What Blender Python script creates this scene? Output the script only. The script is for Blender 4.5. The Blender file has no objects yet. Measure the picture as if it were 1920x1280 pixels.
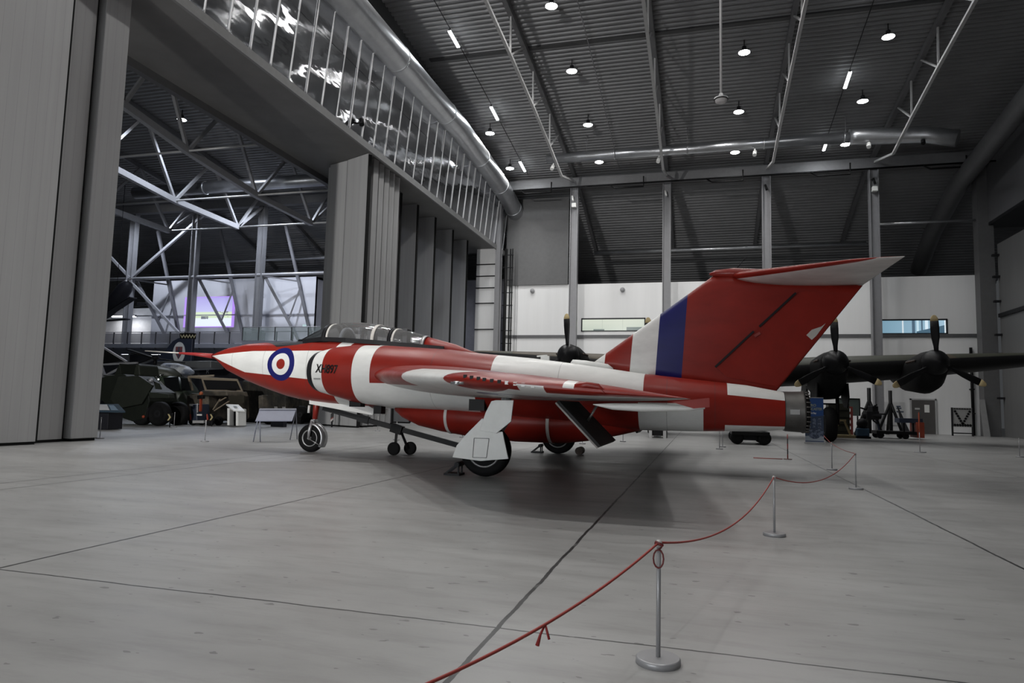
import bpy, bmesh, math, random
from mathutils import Vector, Matrix
from mathutils.bvhtree import BVHTree
random.seed(7)
PI = math.pi
S = bpy.context.scene
C = S.collection

# ------------------------------------------------------------------ camera model (1920x1280 photo)
F, CX, CY, H = 1280.0, 960.0, 640.0, 1.4
_B = Vector((1317-CX, 766-CY, F)).normalized()
_d = Vector((1, .025, 0))
_A = (_d - _B*_d.dot(_B)).normalized()
_Z = _A.cross(_B)
if _Z.y > 0: _Z = -_Z
def _ray(px, py):
    r = Vector((px-CX, py-CY, F))
    return Vector((_A.dot(r), _B.dot(r), _Z.dot(r)))
def P(px, py, Y):                     # the point of the hall at depth Y that the photo shows at (px, py)
    r = _ray(px, py); t = Y/r.y
    return Vector((r.x*t, Y, H+r.z*t))
def G(px, py, z=0.0):                 # the point at height z
    r = _ray(px, py); t = (z-H)/r.z
    return Vector((r.x*t, r.y*t, z))
def PX(px, py, X):
    r = _ray(px, py); t = X/r.x
    return Vector((X, r.y*t, H+r.z*t))

# ------------------------------------------------------------------ materials
class NB:
    def __init__(s, name, rough=.5, metal=0., spec=.5):
        s.m = bpy.data.materials.new(name); s.m.use_nodes = True
        s.nt = s.m.node_tree; s.b = s.nt.nodes['Principled BSDF']
        s.b.inputs['Roughness'].default_value = rough
        s.b.inputs['Metallic'].default_value = metal
        s.b.inputs['Specular IOR Level'].default_value = spec
        s._p = None
    def n(s, t): return s.nt.nodes.new(t)
    def l(s, a, b): s.nt.links.new(a, b)
    def pos(s):
        if s._p is None:
            g = s.n('ShaderNodeNewGeometry'); sp = s.n('ShaderNodeSeparateXYZ'); s.l(g.outputs['Position'], sp.inputs[0])
            s._p = (sp.outputs[0], sp.outputs[1], sp.outputs[2]); s.vec = g.outputs['Position']
        return s._p
    def f(s, op, a, b=None, c=None):
        nd = s.n('ShaderNodeMath'); nd.operation = op
        for i, v in enumerate((a, b, c)):
            if v is None: continue
            if isinstance(v, (int, float)): nd.inputs[i].default_value = v
            else: s.l(v, nd.inputs[i])
        return nd.outputs[0]
    def add(s, a, b): return s.f('ADD', a, b)
    def sub(s, a, b): return s.f('SUBTRACT', a, b)
    def mul(s, a, b): return s.f('MULTIPLY', a, b)
    def gt(s, a, b): return s.f('GREATER_THAN', a, b)
    def lt(s, a, b): return s.f('LESS_THAN', a, b)
    def AND(s, *a):
        r = a[0]
        for v in a[1:]: r = s.mul(r, v)
        return r
    def OR(s, *a):
        r = a[0]
        for v in a[1:]: r = s.f('MAXIMUM', r, v)
        return r
    def rng(s, v, a, b): return s.mul(s.gt(v, a), s.lt(v, b))
    def lin(s, x, k, c): return s.f('MULTIPLY_ADD', x, k, c)
    def mix(s, fac, a, b):
        nd = s.n('ShaderNodeMix'); nd.data_type = 'RGBA'
        if isinstance(fac, (int, float)): nd.inputs[0].default_value = fac
        else: s.l(fac, nd.inputs[0])
        for i, v in ((6, a), (7, b)):
            if isinstance(v, (tuple, list)): nd.inputs[i].default_value = (*v[:3], 1)
            else: s.l(v, nd.inputs[i])
        return nd.outputs[2]
    def noise(s, scale, detail=3, stretch=None, rough=.5):
        s.pos()
        nd = s.n('ShaderNodeTexNoise'); nd.inputs['Scale'].default_value = scale
        nd.inputs['Detail'].default_value = detail; nd.inputs['Roughness'].default_value = rough
        if stretch:
            mp = s.n('ShaderNodeMapping'); mp.inputs['Scale'].default_value = stretch
            s.l(s.vec, mp.inputs[0]); s.l(mp.outputs[0], nd.inputs['Vector'])
        else: s.l(s.vec, nd.inputs['Vector'])
        return nd.outputs['Fac']
    def ramp(s, v, stops):
        nd = s.n('ShaderNodeValToRGB'); s.l(v, nd.inputs[0]); cr = nd.color_ramp
        cr.elements[0].position, cr.elements[0].color = stops[0][0], (*stops[0][1], 1)
        cr.elements[1].position, cr.elements[1].color = stops[-1][0], (*stops[-1][1], 1)
        for p, c in stops[1:-1]:
            e = cr.elements.new(p); e.color = (*c, 1)
        return nd.outputs[0]
    def wear(s, col, amt=.25, scale=2.5, stretch=None):
        nz = s.noise(scale, 5, stretch, .65)
        k = s.f('MULTIPLY_ADD', nz, -2*amt, 1+amt*.55)
        k = s.f('MINIMUM', k, 1.12)
        nd = s.n('ShaderNodeMix'); nd.data_type = 'RGBA'; nd.blend_type = 'MULTIPLY'; nd.inputs[0].default_value = 1
        if isinstance(col, (tuple, list)): nd.inputs[6].default_value = (*col, 1)
        else: s.l(col, nd.inputs[6])
        cb = s.n('ShaderNodeCombineColor')
        for i in range(3): s.l(k, cb.inputs[i])
        s.l(cb.outputs[0], nd.inputs[7])
        return nd.outputs[2]
    def col(s, c):
        if isinstance(c, (tuple, list)): s.b.inputs['Base Color'].default_value = (*c[:3], 1)
        else: s.l(c, s.b.inputs['Base Color'])
        return s
    def bump(s, h, strength=.3, dist=.02):
        nd = s.n('ShaderNodeBump'); nd.inputs['Strength'].default_value = strength; nd.inputs['Distance'].default_value = dist
        s.l(h, nd.inputs['Height']); s.l(nd.outputs[0], s.b.inputs['Normal'])

MATS = {}
def M(name, c, rough=.5, metal=0., wear=.18, scale=3., stretch=None, spec=None):
    if spec is None: spec = .12 if max(c) < .04 else .4
    if name in MATS: return MATS[name]
    nb = NB(name, rough, metal, spec); nb.col(nb.wear(c, wear, scale, stretch) if wear else c)
    MATS[name] = nb.m; return nb.m
def EM(name, c, strength):
    if name in MATS: return MATS[name]
    nb = NB(name, .5); nb.col((.8, .8, .8)); nb.b.inputs['Emission Color'].default_value = (*c, 1)
    nb.b.inputs['Emission Strength'].default_value = strength
    MATS[name] = nb.m; return nb.m

ADDED_DAYLIGHT, ADDED_FLOOD = 13.0, 36000.0
RED, WHITE, BLUE, BLACK = (.245, .017, .0105), (.74, .74, .72), (.010, .012, .12), (.007, .007, .0075)
DKRED = (.40, .034, .022)

# ------------------------------------------------------------------ mesh builder
class MB:
    def __init__(s): s.v = []; s.f = []; s.sm = []
    def add(s, vs, fs, smooth=False):
        o = len(s.v); s.v += [Vector(v) for v in vs]
        s.f += [tuple(i+o for i in f) for f in fs]; s.sm += [smooth]*len(fs); return s
    def box(s, c, d, rot=None):
        c = Vector(c); x, y, z = d[0]/2, d[1]/2, d[2]/2
        vs = [Vector(q) for q in ((-x,-y,-z),(x,-y,-z),(x,y,-z),(-x,y,-z),(-x,-y,z),(x,-y,z),(x,y,z),(-x,y,z))]
        if rot is not None:
            R = Matrix.Rotation(rot, 3, 'Z') if isinstance(rot, (int, float)) else rot
            vs = [R @ v for v in vs]
        return s.add([v+c for v in vs], [(0,3,2,1),(4,5,6,7),(0,1,5,4),(1,2,6,5),(2,3,7,6),(3,0,4,7)])
    def bb(s, a, b):
        a, b = Vector(a), Vector(b)
        return s.box((a+b)/2, tuple(abs(q) for q in (b-a)))
    def beam(s, a, b, w, h, up=(0,0,1)):
        a, b = Vector(a), Vector(b); d = (b-a); L = d.length; d.normalize(); up = Vector(up)
        sx = d.cross(up)
        if sx.length < 1e-4: sx = d.cross(Vector((1,0,0)))
        sx.normalize(); uz = sx.cross(d)
        R = Matrix((sx, d, uz)).transposed()
        return s.box((a+b)/2, (w, L, h), R)
    def tube(s, pts, r, n=8, cap=True):
        pts = [Vector(p) for p in pts]; rs = r if isinstance(r, (list, tuple)) else [r]*len(pts)
        vs = []; prev = None
        for i, p in enumerate(pts):
            t = (pts[min(i+1, len(pts)-1)]-pts[max(i-1, 0)]).normalized()
            if prev is None:
                a = t.cross(Vector((0,0,1)))
                if a.length < 1e-3: a = t.cross(Vector((1,0,0)))
            else: a = prev-t*prev.dot(t)
            a.normalize(); prev = a; b = t.cross(a)
            vs += [p+(a*math.cos(2*PI*k/n)+b*math.sin(2*PI*k/n))*rs[i] for k in range(n)]
        fs = [(i*n+k, i*n+(k+1)%n, (i+1)*n+(k+1)%n, (i+1)*n+k) for i in range(len(pts)-1) for k in range(n)]
        s.add(vs, fs, True)
        if cap:
            m = len(s.v)-len(vs); s.f += [tuple(m+k for k in range(n))[::-1], tuple(m+(len(pts)-1)*n+k for k in range(n))]; s.sm += [False]*2
        return s
    def lathe(s, prof, o, axis='Z', n=24):          # prof: (along, radius)
        o = Vector(o); vs = []
        for a, r in prof:
            for k in range(n):
                c, q = r*math.cos(2*PI*k/n), r*math.sin(2*PI*k/n)
                vs.append(o+Vector({'Z': (c, q, a), 'Y': (c, a, q), 'X': (a, c, q)}[axis]))
        m = len(prof)
        fs = [(i*n+k, i*n+(k+1)%n, (i+1)*n+(k+1)%n, (i+1)*n+k) for i in range(m-1) for k in range(n)]
        s.add(vs, fs, True)
        b = len(s.v)-len(vs)
        for i, fl in ((0, True), (m-1, False)):
            if prof[i][1] > 1e-4:
                q = tuple(b+i*n+k for k in range(n)); s.f.append(q[::-1] if fl else q); s.sm.append(False)
        return s
    def loft(s, secs, cap=True, smooth=True):        # list of equal-length closed rings
        n = len(secs[0]); vs = [v for q in secs for v in q]
        fs = [(i*n+k, i*n+(k+1)%n, (i+1)*n+(k+1)%n, (i+1)*n+k) for i in range(len(secs)-1) for k in range(n)]
        s.add(vs, fs, smooth)
        if cap:
            b = len(s.v)-len(vs); s.f += [tuple(b+k for k in range(n))[::-1], tuple(b+(len(secs)-1)*n+k for k in range(n))]; s.sm += [False]*2
        return s
    def prism(s, poly, off):                         # polygon (3D points) pushed along a vector
        p = [Vector(q) for q in poly]; o = Vector(off); n = len(p)
        s.add(p+[q+o for q in p], [tuple(range(n)), tuple(range(2*n-1, n-1, -1))]+[(k, n+k, n+(k+1)%n, (k+1)%n) for k in range(n)])
        return s
    def quad(s, a, b, c, d): return s.add([a, b, c, d], [(0,1,2,3)])
    def sphere(s, c, r, n=16, m=9, sc=(1,1,1)):
        c = Vector(c); rings = []
        for i in range(m+1):
            t = PI*i/m; rr = max(math.sin(t), .004)
            rings.append([c+Vector((r*sc[0]*rr*math.cos(2*PI*k/n), r*sc[1]*rr*math.sin(2*PI*k/n), -r*sc[2]*math.cos(t))) for k in range(n)])
        return s.loft(rings)
    def build(s, name, mat, parent=None, bevel=0, local=False):
        me = bpy.data.meshes.new(name)
        o = Vector((0,0,0)) if (parent is None or local) else root_loc(parent)
        me.from_pydata([v-o for v in s.v], [], s.f)
        bm = bmesh.new(); bm.from_mesh(me); bmesh.ops.recalc_face_normals(bm, faces=bm.faces); bm.to_mesh(me); bm.free()
        for p, k in zip(me.polygons, s.sm): p.use_smooth = k
        me.materials.append(mat)
        ob = bpy.data.objects.new(name, me); C.objects.link(ob)
        if parent is not None: ob.parent = parent
        if bevel:
            bv = ob.modifiers.new('Bevel', 'BEVEL'); bv.width = bevel; bv.segments = 2; bv.limit_method = 'ANGLE'
        return ob
def root_loc(o):
    v = Vector((0,0,0))
    while o is not None: v += Vector(o.location); o = o.parent
    return v
def tag(o, label, cat, group=None, kind=None):
    o['label'] = label; o['category'] = cat
    if group: o['group'] = group
    if kind: o['kind'] = kind
    return o
def thing(name, label, cat, loc=(0,0,0), group=None):
    o = bpy.data.objects.new(name, None); C.objects.link(o); o.location = loc; o.empty_display_size = .3
    return tag(o, label, cat, group)
def struct(mb, name, mat, label=None, bevel=0):
    o = mb.build(name, mat, None, bevel); o['kind'] = 'structure'
    if label: o['label'] = label
    return o
def dup(root, loc, label=None, rotz=None):
    def cp(o, par):
        c = o.copy(); C.objects.link(c)
        if par is not None: c.parent = par
        for ch in list(o.children): cp(ch, c)
        return c
    r = cp(root, None); r.location = loc
    if rotz is not None: r.rotation_euler = (0, 0, rotz)
    if label: r['label'] = label
    return r
def text_geo(txt, size, shear=0., spacing=1., bold=0.):
    cu = bpy.data.curves.new('lettering', 'FONT'); cu.body = txt; cu.size = size; cu.shear = shear; cu.space_character = spacing; cu.offset = bold
    ob = bpy.data.objects.new('lettering', cu); C.objects.link(ob)
    dg = bpy.context.evaluated_depsgraph_get(); me = bpy.data.meshes.new_from_object(ob.evaluated_get(dg))
    vs = [Vector(v.co) for v in me.vertices]; fs = [tuple(p.vertices) for p in me.polygons]
    bpy.data.objects.remove(ob); bpy.data.curves.remove(cu); bpy.data.meshes.remove(me)
    return vs, fs
def ring(x, yc, zc, hw, ht, hb=None, n=36, e=2.0):    # cross-section in a plane of constant X
    hb = ht if hb is None else hb; r = []
    for k in range(n):
        a = 2*PI*k/n; c, q = math.cos(a), math.sin(a)
        cc = math.copysign(abs(c)**(2/e), c); ss = math.copysign(abs(q)**(2/e), q)
        r.append(Vector((x, yc+hw*cc, zc+(ht if ss > 0 else hb)*ss)))
    return r
def ringY(y, xc, zc, hw, ht, hb=None, n=28, e=2.0):
    return [Vector((xc+(v.y), y, v.z)) for v in ring(0, 0, zc, hw, ht, hb, n, e)]
def lerp(xs, ys, x):
    if x <= xs[0]: return ys[0]
    for i in range(len(xs)-1):
        if x <= xs[i+1]: return ys[i]+(ys[i+1]-ys[i])*(x-xs[i])/(xs[i+1]-xs[i])
    return ys[-1]

# ------------------------------------------------------------------ common materials
steel_grey = M('steel_grey_paint', (.21,.21,.22), .45, .1, .12)
galv = M('galvanised_metal', (.55,.56,.58), .32, .9, .25, 1.2)
dark_metal = M('dark_metal', (.018,.018,.02), .5, .2)
black = M('black_paint', BLACK, .45, 0, .1)
rubber = M('tyre_rubber', (.008,.008,.0085), .75, 0, .2)
white_paint = M('white_paint', WHITE, .4, 0, .12)
deep_red = M('red_paint', RED, .38, 0, .3, 1.5)
alu = M('bare_aluminium', (.5,.5,.5), .35, .85, .25)

def ceiling_mat():
    nb = NB('dark_roof_deck', .55, .25); nb.col(nb.wear((.20,.201,.206), .2, .5)); return nb.m
deck_mat = ceiling_mat()
def floor_mat():
    nb = NB('polished_concrete', .38); x, y, z = nb.pos()
    c = nb.ramp(nb.noise(.28, 6, (1, 1.6, 1), .6), [(.28, (.225,.223,.22)), (.5, (.285,.283,.279)), (.75, (.335,.333,.328))])
    c2 = nb.ramp(nb.noise(2.2, 6, (.5, 2.4, 1), .7), [(.3, (.62,.61,.6)), (.52, (1,1,1)), (.8, (1.06,1.05,1.04))])
    mm = nb.n('ShaderNodeMix'); mm.data_type = 'RGBA'; mm.blend_type = 'MULTIPLY'; mm.inputs[0].default_value = .75
    nb.l(c, mm.inputs[6]); nb.l(c2, mm.inputs[7]); mm.inputs[0].default_value = .5; c = mm.outputs[2]
    # small dark scuffs
    sc = nb.gt(nb.noise(8.5, 2, (.8, 1.5, 1), .4), .715); c = nb.mix(nb.mul(sc, .6), c, (.06,.058,.055))
    wob = nb.mul(nb.sub(nb.noise(1.3, 4, None, .7), .5), .05)
    def joint(v, at, w): return nb.lt(nb.f('ABSOLUTE', nb.sub(nb.add(v, wob), at)), w)
    js = [joint(x, a, .016) for a in (-5.39, -1.24, 2.86, -9.66, -10.32)]+[joint(y, a, .009) for a in (4.25, 37.0)]
    js.append(joint(x, 7.1, .012))
    jm = js[0]
    for q in js[1:]: jm = nb.OR(jm, q)
    worn = nb.gt(nb.noise(3.1, 3), .36)
    c = nb.mix(nb.mul(jm, nb.f('MULTIPLY_ADD', worn, .25, .75)), c, (.02,.02,.02))
    nb.col(c)
    nb.l(nb.f('MULTIPLY_ADD', nb.noise(1.1, 4, (.6,2,1)), .3, .22), nb.b.inputs['Roughness'])
    nb.bump(nb.noise(14, 3), .06, .01)
    return nb.m
def white_wall_mat(name, c):
    nb = NB(name, .7); x, y, z = nb.pos()
    nb.col(nb.wear(c, .10, .35, (2.2, 1, .12))); return nb.m
wall_white = white_wall_mat('white_plaster_wall', (.72,.72,.72))
def cladding(name, c, pitch=.33, axis=0):
    nb = NB(name, .5, .1); p = nb.pos(); s_ = nb.add(p[0], p[1])
    g = nb.lt(nb.f('FRACT', nb.mul(s_, 1/pitch)), .04)
    col = nb.mix(nb.mul(g, .22), nb.wear(c, .14, 1.2, (3,3,.1)), (.05,.05,.05)); nb.col(col); return nb.m
door_mat = cladding('grey_door_cladding', (.37,.37,.372), .28)

# ================================================================== BUILDING
_ry, _rz = [20,26,32,36,41,46,52,56,60,65,70,76,84,90], [23.2,23.05,22.7,22.3,21.7,21.0,20.2,19.6,18.3,16.5,14.4,11,5,0]
ROOF = ([40-y for y in _ry[:0:-1]]+_ry, _rz[:0:-1]+_rz)
def roofz(y): return lerp(*ROOF, y)
mb = MB(); mb.quad((-94,-32,0),(40,-32,0),(40,92,0),(-94,92,0)); struct(mb, 'floor', floor_mat())
mb = MB(); ys = []; y = -30.0
while y < 88:
    ys += [(y,0),(y+.13,0),(y+.18,.11),(y+.33,.11)]; y += .38
vs = []; 
for yy, dz in ys:
    for X in (-92, 26): vs.append((X, yy, roofz(yy)+dz))
mb.add(vs, [(2*i, 2*i+1, 2*i+3, 2*i+2) for i in range(len(ys)-1)]); struct(mb, 'ceiling', deck_mat)
# back wall of the near hall, with two long interior windows
WY = 55.5
wx = [(P(1090,600,WY), P(1210,620,WY)), (P(1645,600,WY), P(1777,626,WY))]
wz = [(P(1150,596,WY).z, P(1150,621,WY).z), (P(1710,598,WY).z, P(1710,626,WY).z)]
XL, XR, ZT = -16.3, P(1829,514,WY).x, 11.45
mb = MB(); T = .25
edges = [XL, wx[0][0].x, wx[0][1].x, wx[1][0].x, wx[1][1].x, XR]
for i in (0,2,4): mb.bb((edges[i], WY, 0), (edges[i+1], WY+T, ZT))
for k, i in enumerate((1,3)):
    mb.bb((edges[i], WY, 0), (edges[i+1], WY+T, wz[k][1])); mb.bb((edges[i], WY, wz[k][0]), (edges[i+1], WY+T, ZT))
mb.bb((XL, WY+T, ZT-.2), (XR, WY+9, ZT))
struct(mb, 'wall_back', wall_white)
struct(MB().bb((-62,-15.7,0),(26,-15.5,11.45)), 'wall_front', wall_white)
struct(MB().bb((XL, WY-.1, 6.95), (XR, WY-.002, 7.2)), 'trim_1', M('ledge_grey', (.10,.10,.105), .5))
win_frame = M('window_frame_black', (.02,.022,.025), .4)
def pane_mat(kind):
    nb = NB('lit_room_pane_'+kind, .1); x, y, z = nb.pos()
    if kind == 'office':
        x0, x1 = edges[1], edges[2]; z0 = wz[0][1]
        c = nb.mix(nb.f('DIVIDE', nb.sub(z, z0), 1.05), (.50,.56,.48), (.66,.70,.60))
        for q in (.33,.65): c = nb.mix(nb.mul(nb.lt(nb.f('ABSOLUTE', nb.sub(x, x0+(x1-x0)*q)), .02), .5), c, (.42,.46,.4))
        c = nb.mix(nb.AND(nb.rng(x, x0+1.0, x0+1.9), nb.lt(z, z0+.2)), c, (.16,.2,.19))
        c = nb.mix(nb.AND(nb.gt(x, x0+3.7), nb.lt(z, z0+.35)), c, (.15,.19,.18)); st = 1.0
    else:
        x0 = edges[3]; u = nb.sub(x, x0)
        c = nb.mix(nb.f('DIVIDE', u, 5.0), (.19,.34,.44), (.40,.60,.75))
        for a, b, cc in ((1.65,1.75,(.7,.8,.85)),(2.3,2.5,(.08,.14,.2)),(2.6,2.75,(.6,.8,.9)),(2.9,3.0,(.08,.14,.2)),(3.15,3.35,(.75,.9,1)),(3.6,3.75,(.1,.2,.3)),(4.4,4.9,(.85,.95,1))):
            c = nb.mix(nb.rng(u, a, b), c, cc)
        c = nb.mix(nb.AND(nb.rng(u, 2.6, 4.4), nb.lt(z, nb.f('MULTIPLY_ADD', u, .25, wz[1][1]-.45))), c, (.07,.14,.2)); st = .9
    nb.col((.02,.02,.02)); nb.l(c, nb.b.inputs['Emission Color']); nb.b.inputs['Emission Strength'].default_value = st
    return nb.m
PANE_STRENGTH = {}
for k, kind in ((0,'office'),(1,'atrium')):
    a, b = edges[1+2*k], edges[2+2*k]; zt, zb = wz[k]
    w = thing('window_%d' % (k+1), ['long interior window with pale office light in the white back wall', 'long interior window glowing blue in the white back wall'][k], 'window', ((a+b)/2, WY, zb)); w['kind'] = 'structure'
    m = MB()
    for q in ((a,a+.08),(b-.08,b)): m.bb((q[0],WY-.05,zb),(q[1],WY+.15,zt))
    m.bb((a,WY-.05,zb),(b,WY+.15,zb+.07)); m.bb((a,WY-.05,zt-.1),(b,WY+.15,zt))
    m.build('window_frame', win_frame, w)
    MB().bb((a,WY+.1,zb),(b,WY+.14,zt)).build('window_pane', pane_mat(kind), w)
# unseen glowing pane added behind the viewer, styled as shopfront glazing, for low side fill
w = thing('window_3', 'added unseen glowing pane in the front wall, shaped as a glazed opening', 'window', (-12, -15.4, .4)); w['kind'] = 'structure'
MB().bb((-19,-15.42,.4),(-5,-15.38,5.0)).build('window_pane', EM('added_fill_pane', (.93,.97,1), ADDED_DAYLIGHT), w)
m = MB()
for k in range(8): m.bb((-19.05+2*k,-15.46,.3),(-18.95+2*k,-15.3,5.1))
m.bb((-19,-15.46,.3),(-5,-15.3,.4)); m.bb((-19,-15.46,5.0),(-5,-15.3,5.1)); m.build('window_frame', win_frame, w)
# grey door at the foot of the back wall
a, b = P(1711,812,WY-.1), P(1755,812,WY-.1); zt = P(1733,750,WY).z
d = thing('door_1', 'dark grey single door in the white back wall', 'door', ((a.x+b.x)/2, WY-.05, 0)); d['kind'] = 'structure'
MB().bb((a.x,WY-.08,0),(b.x,WY-.01,zt)).build('door_leaf', M('door_grey', (.085,.08,.078), .5), d, .01)
m = MB(); m.bb((a.x-.1,WY-.1,0),(a.x,WY-.01,zt+.1)); m.bb((b.x,WY-.1,0),(b.x+.1,WY-.01,zt+.1)); m.bb((a.x-.1,WY-.1,zt),(b.x+.1,WY-.01,zt+.1)); m.build('door_frame', M('door_frame_grey', (.4,.4,.4)), d)
q = P(1738,764,WY-.1); MB().bb((q.x-.16,WY-.1,q.z-.35),(q.x+.16,WY-.085,q.z+.2)).build('notice', white_paint, d)
q = P(1720,766,WY-.1); MB().bb((q.x-.16,WY-.1,q.z-.06),(q.x+.16,WY-.085,q.z+.06)).build('door_sign', M('sign_grey', (.5,.5,.5)), d)

# left wall: mirrored metal panels above the door line
FX, FZ = -16.5, 14.4
ANR = 0.0
def mirror_mat():
    nb = NB('mirror_panels', .05, 1.0); x, y, z = nb.pos()
    nb.col((.62,.63,.65)); nb.b.inputs['Anisotropic'].default_value = .96; nb.b.inputs['Anisotropic Rotation'].default_value = ANR; tg = nb.n('ShaderNodeTangent'); tg.direction_type = 'RADIAL'; tg.axis = 'Z'; nb.l(tg.outputs[0], nb.b.inputs['Tangent'])
    h = nb.add(nb.noise(.6, 1, (1,1,1.1)), nb.mul(nb.noise(2.6, 1, (1,.6,1.3)), .12)); nb.bump(h, .5, .10)
    nb.b.inputs['Roughness'].default_value = .11; return nb.m
mm_ = mirror_mat(); mb = MB(); md = MB()
y0 = 8.5; i = 0; PW = 1.26; TILT = .10
while y0 < 55.2:
    y1 = min(y0+PW, 55.3); top = min(roofz(y0)-.05, 19.0)
    zc = FZ
    for (za, zb_) in ((FZ, FZ+3.1),(FZ+3.1, top)):
        if zb_-za < .3: continue
        t = random.uniform(-.02,.02); u = random.uniform(-.012,.012); ta, tb = (za-FZ)*TILT, (zb_-FZ)*TILT
        mb.add([(FX+ta+t,y0+.012,za+.012),(FX+ta-t,y1-.012,za+.012),(FX+tb-t+u,y1-.012,zb_-.012),(FX+tb+t+u,y0+.012,zb_-.012)], [(0,1,2,3)])
    md.beam((FX+.02,y0,FZ),(FX+.02+(top-FZ)*TILT,y0,top),.036,.05,(0,1,0))
    y0 += PW; i += 1
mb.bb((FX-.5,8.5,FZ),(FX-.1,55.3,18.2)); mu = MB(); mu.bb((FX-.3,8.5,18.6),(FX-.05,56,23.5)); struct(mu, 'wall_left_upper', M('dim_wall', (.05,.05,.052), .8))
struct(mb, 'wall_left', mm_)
struct(md, 'trim_2', M('mullion_metal', (.72,.72,.73), .4, .1))
soff = M('soffit_grey', (.17,.168,.165), .6, 0, .35, .35)
mb = MB(); mb.bb((-21.5,8,FZ-.02),(FX+.02,55.5,FZ+.12)); struct(mb, 'trim_3', soff)
mb = MB(); mb.bb((FX+.02,8,FZ-.32),(FX+.14,55.5,FZ+.04)); struct(mb, 'trim_4', M('fascia_edge', (.20,.2,.2), .5))
mb = MB(); mb.bb((-22.0,8,FZ-.1),(-21.5,55.5,19.0)); mb.bb((-21.6,8,FZ-.35),(-21.3,55.5,FZ)); struct(mb, 'trim_5', M('lintel_steel', (.085,.085,.088), .5, .2))
# end of the left wall beside the far doors: banded grey wall and the corner column
mb = MB(); mb.bb((-18.4,54.0,0),(-16.25,54.3,14.4)); struct(mb, 'wall_return', wall_white)
mb = MB()
for z in (2.6,5.1,7.5,9.7,11.0,12.0,13.0): mb.bb((-18.4,53.9,z),(-16.25,54.0,z+.08))
struct(mb, 'trim_6', dark_metal)
mb = MB(); mb.bb((-16.45,53.0,0),(-16.05,53.5,19.4)); struct(mb, 'trim_7', steel_grey)
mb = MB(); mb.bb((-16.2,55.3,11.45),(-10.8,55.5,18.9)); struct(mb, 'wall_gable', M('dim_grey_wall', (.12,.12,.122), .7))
# right wall
mb = MB(); mb.bb((19.6,30,0),(19.9,53.5,13.2)); struct(mb, 'wall_right', cladding('dark_door_cladding', (.13,.13,.13), .5))
mb = MB(); mb.bb((19.2,30,14.8),(19.6,54.5,20.0)); struct(mb, 'wall_right_fascia', cladding('dark_fascia', (.10,.10,.105), .35))
mb = MB(); mb.bb((19.2,30,14.6),(22,54.5,14.8)); mb.bb((19.45,30,8.1),(19.6,53.4,8.35)); struct(mb, 'trim_8', dark_metal)
mb = MB(); mb.bb((18.55,53.7,0),(19.5,54.6,19.0)); struct(mb, 'trim_9', M('dark_column', (.10,.10,.102), .5))
hz = MB()
for z in (2.6,5.6,6.9,9.2,10.9,12.4): hz.bb((19.2,53.2,z-.07),(19.95,53.45,z+.07))
struct(hz, 'trim_10', dark_metal)

# steel columns in front of the back wall
COLX = [-9.9+7.25*k for k in range(-6, 4)]
GRP_COL = 'steel columns along the back wall'
col_lab = {0:'grey steel column left of the pale lit window, white camera box on it', 1:'grey steel column rising behind the fin root of the red jet', 2:'grey steel column behind the tailplane, third from left',
           3:'grey steel column just left of the blue window', -4:'grey steel column right of the projected picture in the far hall', -5:'grey steel column passing in front of the projected picture', -6:'grey steel column in the far hall with crossing braces, left of the projected picture'}
for k in range(-6, 4):
    X = COLX[k+6]
    if k in (-3,-2,-1): continue
    t = thing('steel_column', col_lab[k], 'column', (X, 53, 0), GRP_COL)
    m = MB(); top = 18.9
    for sx in (-1,1): m.bb((X+sx*.28-.03,52.75,0),(X+sx*.28+.03,53.3,top))
    m.bb((X-.28,52.95,0),(X+.28,53.0,top)); m.build('shaft', steel_grey, t)
    MB().bb((X-.45,52.6,0),(X+.45,53.4,.05)).build('base_plate', steel_grey, t)
    if k in (0,3):
        MB().bb((X-.16,52.5,17.15),(X+.2,52.9,17.5)).build('camera_box', white_paint, t, .02)
    if k in (0,1,2,3):
        m = MB(); m.tube([(X-.1,52.9,18.1),(X-.1,52.5,17.95)],.05); m.tube([(X-.1,52.5,18.05),(X-.02,52.35,17.6)],.08); m.build('spotlight', black if k > 1 else white_paint, t)

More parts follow.
